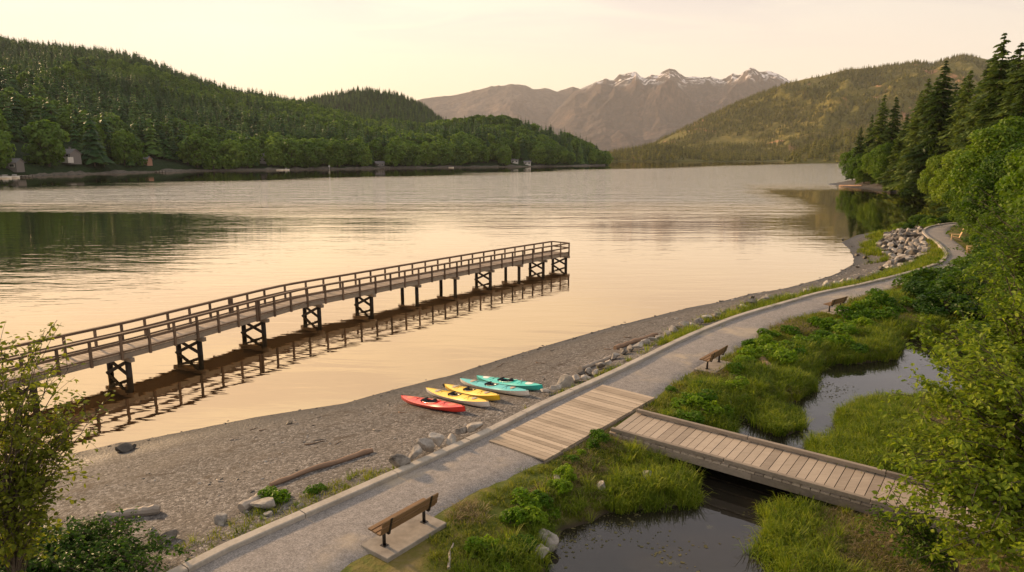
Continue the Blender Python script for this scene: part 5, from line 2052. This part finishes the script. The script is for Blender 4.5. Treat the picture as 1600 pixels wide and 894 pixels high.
# single stones that stand out
for px, py, sz, me, lab in [(240, 838, .55, ROCK[2], 'pale triangular stone beside the dark shrub at lower left'), (262, 851, .8, ROCK[4], 'flat pale stone at the foot of the dark lower left shrub'),
                            (345, 822, .8, ROCK[5], 'flat grey slab of rock lying alone on the shingle near the kerb'), (415, 798, 1.2, ROCK[1], 'long flat grey rock under the round green bush by the kerb'),
                            (422, 812, .45, ROCK[3], 'small pale stone below the long flat rock by the kerb'), (470, 800, .35, ROCK[6], 'small white stone in the grass strip by the near kerb'),
                            (196, 691, 1.0, ROCKD[0], 'dark rock at the water edge nearest the left tree'), (188, 687, .6, ROCKD[1], 'small dark rock in the shallows left of the larger one'), (205, 687, .5, ROCKD[2], 'small dark rock standing in the water behind the larger one'),
                            (453, 652, .5, ROCKD[3], 'dark stone at the waterline midway between pier and kayaks'), (694, 592, .5, ROCKD[1], 'small dark stone at the waterline behind the blue kayaks'),
                            (1317, 375, .9, ROCKD[2], 'lone dark rock in the water off the riprap bend'), (1176, 459, .8, ROCKD[0], 'dark rock at the waterline across from the far bench'),
                            (1340, 412, .7, ROCKD[3], 'dark stone at the waterline where the bay curves'),
                            (1165, 622, .9, ROCK[7], 'slanting pinkish rock among the grass between bridge and upper pond'), (1172, 604, .7, ROCK[0], 'grey rock on the marsh behind the slanting pinkish one'), (1140, 628, .7, ROCK[2], 'grey rock half sunk in bushes beside the footbridge'),
                            (1108, 650, .6, ROCK[5], 'small grey rock between the bushes and the footbridge'), (940, 757, .7, ROCK[4], 'pale rock in the grass left of the lower pond'), (873, 748, .55, ROCK[6], 'pale rock in the grass beside the path below the boardwalk'),
                            (850, 840, 1.3, ROCK[3], 'big brown rock on the bank at the left of the lower pond'), (838, 862, 1.0, ROCK[1], 'brown rock below the big one on the pond bank'), (1010, 745, .9, ROCK[7], 'mossy rock in the grass below the footbridge'),
                            (1470, 355, 1.4, ROCK[5], 'white rock by the path at the far bend'), (1422, 378, 1.3, ROCK[0], 'white rock on the grass above the riprap')]:
    x, y = gp(px, py, 1.5 if py > 600 else 1.9)
    z0 = float(ground_z(x, y)[0])
    x, y = gp(px, py, max(z0, 0))
    put_rock(me, x, y, sz, lab, None, .14)

# ------------------------------------------------------------------ driftwood
def log(pa, pb, rad, mat, label, bend=.05, taper=.75, z=None, name='driftwood_log', stub=0):
    za = zb = 1.2
    for _ in range(5):
        a, b = gp(*pa, za), gp(*pb, zb)
        za, zb = [min(max(0, float(ground_z(*p_)[0])), 2.3 if pa[1] > 330 else .9) for p_ in (a, b)]
    c = (a + b) / 2
    L = np.linalg.norm(b - a)
    e = empty(name, (*c, 0))
    q = np.linspace(0, 1, 12)
    d = (b - a) / L
    nrm = np.array((-d[1], d[0]))
    P2_ = a + (b - a) * q[:, None] + nrm * (np.sin(q * math.pi) * bend * L)[:, None] * np.array(1.0) + nrm * (.012 * L * np.sin(q * 11 + L))[:, None]
    Z2 = ground_z(P2_[:, 0], P2_[:, 1])
    Z2 = np.convolve(np.r_[Z2[0], Z2, Z2[-1]], np.ones(3) / 3, 'valid')
    Z2 = np.maximum(Z2, np.linspace(za, zb, 12) - .05)
    Z2 = np.minimum(Z2, np.linspace(za, zb, 12) + .12)
    rr = rad * (1 - (1 - taper) * q) * (1 + .06 * np.sin(q * 17))
    g = Geo()
    ang_ = math.atan2(d[1], d[0])
    rl = np.array([[math.cos(ang_), -math.sin(ang_)], [math.sin(ang_), math.cos(ang_)]])
    e.rotation_euler = (0, 0, ang_)
    rr = rr * (1 + .10 * np.sin(q * 31 + L * 3))
    g.tube(np.c_[(P2_ - c) @ rl, Z2 + rr * .72], rr, 10)
    g.build('trunk', mat, e, smooth=False)
    for k in range(stub):
        p = np.array([*((P2_[9 - 4 * k] - c) @ rl), Z2[9 - 4 * k] + rad])
        Geo().tube([p, p + np.array((.5, .2, .18)) * rad * 4], [rad * .3, rad * .08], 6).build('branch_stub', mat, e, smooth=True)
    return tag(e, label, 'driftwood')


log((422, 760), (583, 707), .08, M['driftbrown'], 'long thin brown driftwood pole lying on the shingle', .03, 1.25, stub=1)
log((160, 813), (250, 801), .135, M['drift'], 'pale grey driftwood log beside the dark lower left shrub', .0, 1.1, stub=1)
log((378, 800), (428, 772), .16, M['drift'], 'thick pale log end beside the round bush by the kerb', .0, .9)
log((960, 547), (1027, 525), .14, M['driftbrown'], 'brown driftwood log lying by the boulders beyond the boardwalk', .0, .9)
log((907, 580), (955, 560), .13, M['drift'], 'pale driftwood log above the kayaks, against the boulders', .0, .85)
log((1207, 583), (1190, 566), .15, M['driftbrown'], 'short rusty brown stump log lying on the marsh below the middle bench', .0, 1.25)
log((1216, 584), (1206, 571), .06, M['drift'], 'thin bleached stick leaning beside the brown stump log', .0, .6)
log((702, 890), (708, 850), .04, M['drift'], 'bleached root sticking up in the grass below the near bench', .04, .5)
for pa, pb, rad, lab in [((1358, 289), (1372, 290), .7, 'pale log on the far bay shore, leftmost of the four'), ((1376, 291), (1388, 292), .7, 'pale log on the far bay shore, second of the four from the left'),
                         ((1389, 297), (1404, 294), .8, 'pale slanting log on the far bay shore, third of the four'), ((1409, 298), (1420, 299), .6, 'pale log on the far bay shore, rightmost of the four'),
                         ((1312, 290), (1346, 290), .55, 'long dark log floating off the tip of the far point')]:
    log(pa, pb, rad * .6, M['driftbrown' if 'dark' in lab else 'drift'], lab, .0, .85)


# ------------------------------------------------------------------ grass, sedge, pebbles
def tuft(seed, n, h, spread, w, lean, mats=None):
    r = np.random.default_rng(seed)
    g = Geo()
    Vs, Fs, Ts = [], [], []
    for k in range(n):
        a = r.random() * 6.28
        q = spread * r.random() ** .6
        p = np.array((q * math.cos(a), q * math.sin(a), -.04))
        a2 = a + r.normal(0, .7)
        d = np.array((math.cos(a2), math.sin(a2), 0))
        e = np.array((-d[1], d[0], 0)) * w * (.6 + .7 * r.random())
        hh = h * (.5 + .65 * r.random())
        ln = lean * (.3 + r.random())
        pts = [p, p + d * ln * hh * .25 + (0, 0, hh * .5), p + d * ln * hh * .65 + (0, 0, hh * .88), p + d * ln * hh * 1.15 + (0, 0, hh * (1.0 - .25 * ln))]
        ws = [1.0, .9, .6]
        b = len(Vs)
        for pt, x in zip(pts[:3], ws):
            Vs += [pt - e * x / 2, pt + e * x / 2]
        Vs.append(pts[3])
        Fs += [[b, b + 1, b + 3, b + 2], [b + 2, b + 3, b + 5, b + 4], [b + 4, b + 5, b + 6]]
        Ts.append(r.random())
    q4 = np.array([f for f in Fs if len(f) == 4])
    q3 = np.array([f for f in Fs if len(f) == 3])
    T = np.array(Ts)
    g.add(np.array(Vs), q4, 0, np.repeat(T, 2))
    off = g.nv - len(Vs)
    g.f.append((q3 + off, 0, T))
    return g


SHORT = [proto('short_grass_tuft', tuft(800 + k, 26, .17, .17, .016, .8), M['grassshort']) for k in range(3)]
SEDGE = [proto('sedge_tuft', tuft(810 + k, 34, .46, .15, .017, .75), M['grass']) for k in range(4)]
STRAW = [proto('straw_tuft', tuft(820 + k, 24, .22, .22, .016, 1.6), M['straw']) for k in range(3)]

bw_poly = np.array([bwA, bwB, bwC, bwD])
br_poly = np.array([brB, brB + dirB * LB, brB + dirB * LB - norB * wB, brA])
pads = [(np.array(o.location[:2]), o.rotation_euler[2]) for o in COL.objects if o.name.startswith('concrete_pad')]


def off_limits(P, pad_m=.0):
    bad = (sdist(P, bw_poly) > -.08) | (sdist(P, br_poly) > -.12)
    for c, a in pads:
        d = P - c
        u = d @ (math.cos(a), math.sin(a))
        v = d @ (-math.sin(a), math.cos(a))
        bad |= (np.abs(u) < 1.06) & (np.abs(v) < .50)
    return bad


def candidates(n, x0, x1, y0, y1, seed, nearer=1.0):
    r = np.random.default_rng(seed)
    return np.c_[x0 + (x1 - x0) * r.random(n), y0 + (y1 - y0) * r.random(n) ** nearer]


def frustum(P, m=420):
    a, b = pix(P[:, 0], P[:, 1], np.full(len(P), 2.0))
    return (a > -m) & (a < 1600 + m) & (b < 894 + m)


C1 = candidates(150000, -10, 50, 9.5, 74, 31, 1.25)
C1 = C1[frustum(C1)]
z, ds, dk, dpa, dpo = land_height(C1[:, 0], C1[:, 1])
n1 = fbm(C1[:, 0], C1[:, 1], 1.6, 3, 41)
n2 = fbm(C1[:, 0], C1[:, 1], 4.5, 3, 43)
jit = np.random.default_rng(3).normal(0, .10, len(C1))
base_ok = (dk > 0) & ~off_limits(C1)
dirt = fbm(C1[:, 0], C1[:, 1], 2.6, 3, 47) > .70
edge_ok = dpa < -.04 - .28 * n1 + jit * .8
short = base_ok & edge_ok & (dpo < -.12) & ~dirt & (n1 > .24)
P = C1[short]
m = len(P)
sc_far = np.clip(P[:, 1] / 26, .8, 1.9)
o = scatter('marsh_grass', SHORT, np.c_[P, z[short] - .01], rng.random(m) * 6.28, sc_far * (.7 + .7 * rng.random(m)) * (.7 + .8 * n2[short]), rng.integers(0, 3, m))
tag(o, kind='stuff')
sed = base_ok & (dpa < -.9) & ((dpo > -1.5 - 2.2 * (n2 - .5) + jit * 3) & (dpo < .04 + .9 * (n1 - .47)) | (n2 > .60) & (dpo < 0) & (n1 > .42))
sed |= base_ok & (sdist(C1, isle) > -.35)
sed &= np.random.default_rng(9).random(len(C1)) < .80
P = C1[sed]
m = len(P)
o = scatter('sedge', SEDGE, np.c_[P, np.maximum(z[sed], ZPOND - .12) - .02], rng.random(m) * 6.28, np.clip(P[:, 1] / 30, .85, 1.6) * (.65 + .6 * rng.random(m)) * (.65 + .8 * n1[sed]), rng.integers(0, 4, m))
tag(o, kind='stuff')
st_ = base_ok & edge_ok & (dpo < -.3) & (fbm(C1[:, 0], C1[:, 1], 2.3, 3, 53) > .555) & (np.random.default_rng(8).random(len(C1)) < .6)
P = C1[st_]
m = len(P)
o = scatter('dead_straw', STRAW, np.c_[P, z[st_]], rng.random(m) * 6.28, np.clip(P[:, 1] / 28, .8, 1.7) * (.7 + .6 * rng.random(m)), rng.integers(0, 3, m))
tag(o, kind='stuff')
# the grassy strip on the lake side of the kerb
C2 = candidates(60000, -9, 60, 12, 100, 33, 1.3)
z, ds, dk, dpa, dpo = land_height(C2[:, 0], C2[:, 1])
n1 = fbm(C2[:, 0], C2[:, 1], 1.1, 3, 61)
wide = np.where(C2[:, 1] < 27, np.where((C2[:, 1] > 15.6) & (C2[:, 1] < 20.4), 1.35, 0.10), np.clip(.5 + (C2[:, 1] - 28) * .10, .5, np.where(C2[:, 1] > 66, 6.0, 1.9)))
s2 = (sdist(C2, rip) < -.3) & (dk < -.32) & (dk > -.32 - wide * (.5 + n1)) & (n1 > .36) & (ds > .8) & (dpa < -.3) & ~off_limits(C2)
P = C2[s2]
m = len(P)
isl = rng.random(m) < np.where(P[:, 1] > 28, .45, .15)
o = scatter('verge_grass', SHORT + SEDGE, np.c_[P, z[s2] - .01], rng.random(m) * 6.28, np.clip(P[:, 1] / 24, .85, 2.4) * (.6 + .6 * rng.random(m)) * np.where(isl, .62, 1.25), np.where(isl, 3 + rng.integers(0, 4, m), rng.integers(0, 3, m)))
tag(o, kind='stuff')
# shingle stones large enough to see
PEBO = [bpy.data.objects.new('pebble', rock_mesh('pebble', 740 + k, M['rock' if k < 3 else 'darkrock'], .5, 3)) for k in range(5)]
C3 = candidates(16000, -24, 46, 12, 92, 35, 1.2)
z, ds, dk, dpa, dpo = land_height(C3[:, 0], C3[:, 1])
f = fbm(C3[:, 0], C3[:, 1], 2.2, 4, 71)
wl = np.exp(-((ds - .25) / .35) ** 2)
k3 = (ds > -.35) & (dk < -.35) & ((f + .35 * wl + .05 * rng.normal(size=len(C3))) > .60)
P = C3[k3]
m = len(P)
nearw = ds[k3] < .8
o = scatter('beach_pebbles', PEBO, np.c_[P, z[k3] + .008], rng.random(m) * 6.28, (.06 + .13 * rng.random(m) ** 3) * np.clip(P[:, 1] / 30, .8, 2) * np.where(nearw, 1.3, 1), np.where(nearw, 3 + rng.integers(0, 2, m), rng.integers(0, 5, m)))
tag(o, kind='stuff')
for px, py, s, lab in [(430, 780, .9, 'round dark green bush by the log at the near kerb'), (492, 772, .6, 'small green bush in the grass strip by the near kerb'), (1462, 351, 2.0, 'round bright green bush at the tip of the far bend'), (1440, 356, 1.6, 'low green bush beside the riprap at the far bend')]:
    x, y = gp(px, py, 2.1)
    plant_bush('bush', BUSH[0 if px > 600 else 2], x, y, s, .8, lab, None)

# ------------------------------------------------------------------ houses, docks and boats on the far left shore
tri_z = np.c_[fx_.ravel(), fy_.ravel()]
tz_ = fz_.ravel()


def far_ground_z(x, y):
    d = ((tri_z - (x, y)) ** 2).sum(1)
    k = np.argsort(d)[:4]
    w = 1 / (d[k] + 1)
    return float((tz_[k] * w).sum() / w.sum())


def shore_y(px):
    return float(np.interp(px, [a for a, _ in FB], [b for _, b in FB]))


def house(px, back, w, d, h, rise, wall, label, storeys=1, rz=0.0, chim=True, wing=False, up=0.0):
    y = shore_y(px) + back
    x = at_depth(px, 250, y)[0]
    z = max(far_ground_z(x, y), 1.2) + up
    e = empty('house', (x, y, z), rz)
    g = Geo()
    g.box((0, 0, h / 2 - 1), (w, d, h + 2))
    for sx in (-1, 1):
        g.add([(sx * (w / 2 - .01), -d / 2, h), (sx * (w / 2 - .01), d / 2, h), (sx * (w / 2 - .01), 0, h + rise * .97)], [[0, 1, 2]])
    wo_ = g.build('wall', M[wall], e)
    g = Geo()
    for sy in (-1, 1):
        a = np.array([(-w / 2 - .6, sy * (d / 2 + .7), h - rise * .7 / (d / 2)), (w / 2 + .6, sy * (d / 2 + .7), h - rise * .7 / (d / 2)), (w / 2 + .6, 0, h + rise), (-w / 2 - .6, 0, h + rise)])
        g.add(np.vstack([a, a + (0, 0, .28)]), [[0, 1, 2, 3], [4, 5, 6, 7], [0, 1, 5, 4], [1, 2, 6, 5], [2, 3, 7, 6], [3, 0, 4, 7]])
    ro = g.build('roof', M['roof'], e)
    if chim:
        Geo().box((w * .12, d * .1, h + rise + .5), (1.0, 1.0, 2.4)).build('chimney', M['housewall'], ro)
    for st in range(storeys):
        zc_ = h / storeys * (st + .55)
        n = max(2, int(w / 4))
        for k in range(n):
            xx = -w / 2 + w * (k + .5) / n
            fr_ = Geo().box((xx, -d / 2 - .05, zc_), (w / n * .62, .16, h / storeys * .52)).build('window', M['housewhite'], e)
            Geo().box((xx, -d / 2 - .12, zc_), (w / n * .50, .12, h / storeys * .40)).build('pane', M['glass'], fr_)
    if wing:
        g = Geo().box((w * .42, -d * .62, h * .28 - .5), (w * .36, d * .5, h * .56 + 1))
        g.build('porch', M['housewhite'], e)
    Geo().box((-w * .38, -d / 2 - .05, 1.0), (1.1, .2, 2.1)).build('door', M['pile'], e)
    return tag(e, label, 'house')


house(106, 22, 14, 9, 5.4, 3.0, 'housewall', 'large grey two storey house among the trees on the left shore', 2, R(-14), True, True)
house(10, 20, 15, 9, 4.0, 2.2, 'housewall', 'low grey house at the left edge of the far shore', 1, R(8), False)
house(228, 20, 6.5, 6, 3.2, 2.0, 'houserust', 'small rust red cabin on the left shore beside the tall conifers', 1, R(-10), False)
house(411, 34, 9, 8, 5.6, 2.6, 'housewhite', 'white two storey house above the shore in the middle of the left forest', 2, R(10), True, up=1.5)
house(593, 14, 9, 7, 2.9, 2.0, 'housewall', 'small dark roofed house at the water past the middle of the far shore', 1, R(20), False)
house(804, 16, 8.5, 6, 3.0, 1.8, 'housewhite', 'white cottage on the far shore near the end of the forested point', 1, R(5), False)
house(824, 9, 8.5, 6, 3.0, 1.3, 'housewhite', 'white boathouse at the water, right of the white cottage', 1, R(0), False)
# the pale stony strip along the far shore
g = Geo()
pxs = np.linspace(-330, 946, 300)
ye = np.array([shore_y(p) for p in pxs])
kx = np.array([at_depth(p, 245, 1.0)[0] for p in pxs])
wv = np.clip(fbm(pxs, pxs * 0, 14, 4, 5) * 2.6 - .75, .02, 1.6)
rows = []
for off, zz in ((-4, -.3), (-1.5, .15), (1.5, .6), (6, 1.6)):
    yy = ye + off * (.25 + .9 * wv) + 5 * (fbm(pxs, pxs * 0 + 9, 9, 3, 15) - .5)
    rows.append(np.c_[kx * yy, yy, zz * (.5 + wv)])
rows = np.array(rows)
g.grid(rows[..., 0], rows[..., 1], rows[..., 2])
M['farshore'] = plain('far_shore_stones', (0.085, 0.072, 0.058), 0.9, vary=.6, scale=.35, bump=.4)
tag(g.build('far_shore_beach', M['farshore'], smooth=True), kind='structure')


def boat(px, off, L, label, cabin=True):
    y = shore_y(px) - off
    x = at_depth(px, 250, y)[0]
    e = empty('motorboat', (x, y, 0), R(random.uniform(-25, 25)))
    g = Geo()
    s = np.linspace(-1, 1, 15)
    rows = []
    for q in s:
        w = L * .17 * (1 - max(0, q) ** 2.2) ** .8 if q < 1 else .02
        sh = .75 + .25 * max(0, q) ** 2
        rows.append([(q * L / 2, a * w * (1 if abs(a) < 1.01 else 1), z * 1.0) for a, z in ((-.96, sh - .02), (-1, sh), (-.75, .15), (0, -.3), (.75, .15), (1, sh), (.96, sh - .02))])
    rows = np.array(rows)
    g.grid(rows[..., 0], rows[..., 1], rows[..., 2])
    g.grid(rows[:, [0, 6], 0], rows[:, [0, 6], 1], rows[:, [0, 6], 2] - .12)
    g.build('hull', M['palehull'], e, smooth=False)
    if cabin:
        c = Geo().box((L * .02, 0, 1.25), (L * .30, L * .22, 1.1), bev=.12).build('cabin', M['housewhite'], e)
        Geo().box((L * .02, 0, 1.40), (L * .305, L * .225, .42)).build('window', M['glass'], c)
    Geo().box((-L * .5 - .2, 0, .55), (.4, .35, .9), bev=.08).build('outboard_motor', M['black'], e)
    return tag(e, label, 'boat')


boat(4, 12, 8, 'white cabin motorboat moored at the left edge below the grey house')
boat(19, 10, 7, 'white motorboat moored right of the other at the left edge')
boat(436, 7, 6.5, 'small white motorboat near the shore below the white house', False)
boat(446, 5, 6, 'small white motorboat right beside the other below the white house', True)
boat(705, 9, 6, 'tiny white boat off the far shore left of the white cottage', False)


def dock(px, off, L, label):
    y = shore_y(px) - off
    x = at_depth(px, 250, y)[0]
    e = empty('dock', (x, y, 0), R(-35))
    g = Geo()
    for k in range(int(L / .6)):
        g.box((-L / 2 + .6 * k + .3, 0, .75), (.55, 2.4, .12))
    g.build('deck', M['drift'], e)
    for k in range(4):
        for sy in (-1, 1):
            Geo().tube([(-L / 2 + L * k / 3, sy * 1.0, -2), (-L / 2 + L * k / 3, sy * 1.0, 1.5)], .16, 7).build('pile', M['pile'], e)
    return tag(e, label, 'dock')


dock(36, 9, 16, 'low wooden dock right of the moored boats at the left edge')
dock(247, 6, 14, 'small wooden dock on the shore past the rust red cabin')
dock(603, 7, 14, 'wooden dock beside the small dark roofed house on the far shore')
dock(782, 6, 12, 'wooden dock left of the white cottage on the far shore')
y = shore_y(514) - 4
e = empty('marker_post', (at_depth(514, 250, y)[0], y, 0))
tag(e, 'white marker board on a post in the water by the far shore', 'marker post')
Geo().tube([(0, 0, -2), (0, 0, 3.0)], .14, 8).build('post', M['housewhite'], e)
Geo().box((0, -.25, 2.9), (1.5, .12, 1.6), bev=.03).build('board', M['housewhite'], e)


# small sticks and bits of bark left on the shingle
r_ = np.random.default_rng(77)
k = 0
while k < 26:
    p = np.array((r_.uniform(-13, 10), r_.uniform(17, 40)))
    z, ds, dk, dpa, dpo = [float(v[0]) for v in land_height(p[:1], p[1:])]
    if ds < 1.5 or dk > -1.0:
        continue
    L = r_.uniform(.25, .9)
    a = r_.uniform(-.5, 1.2)
    g = Geo()
    q_ = np.linspace(-.5, .5, 6)
    g.tube(np.c_[q_ * L, .06 * L * np.sin(q_ * 7), np.full(6, .02)], np.linspace(.024, .010, 6), 6)
    o = g.build('drift_stick', M['driftbrown' if k % 3 else 'drift'], smooth=True, loc=(p[0], p[1], z), rz=a)
    tag(o, 'small drift stick lying loose on the grey shingle beach', 'stick', 'drift sticks on the shingle')
    k += 1

# weed and scum afloat on the ponds
g = Geo()
Cw = candidates(42000, -2, 30, 9, 42, 91)
dpw = sdist(Cw, pond_poly) + .3
fw = fbm(Cw[:, 0], Cw[:, 1], 1.4, 4, 93)
zw_ = land_height(Cw[:, 0], Cw[:, 1])[0]
kw = (dpw > -.5) & (zw_ < ZPOND - .03) & (fw + .16 * np.exp(-np.maximum(dpw, 0) / .8) + .03 * rng.normal(size=len(Cw)) > .66)
Cw = Cw[kw]
mw = len(Cw)
leaf_quads(g, np.c_[Cw, np.full(mw, ZPOND + .006) + .004 * rng.random(mw)], np.tile((0, 0, 1.0), (mw, 1)) + rng.normal(0, .04, (mw, 3)), .035 + .075 * rng.random(mw) ** 2, 0, 1.3)
M['scum'] = foliage('pond_weed_leaves', (0.04, 0.038, 0.014), (0.085, 0.078, 0.03), (0.16, 0.14, 0.065), 0.1)
tag(g.build('pond_weed', M['scum']), kind='stuff')
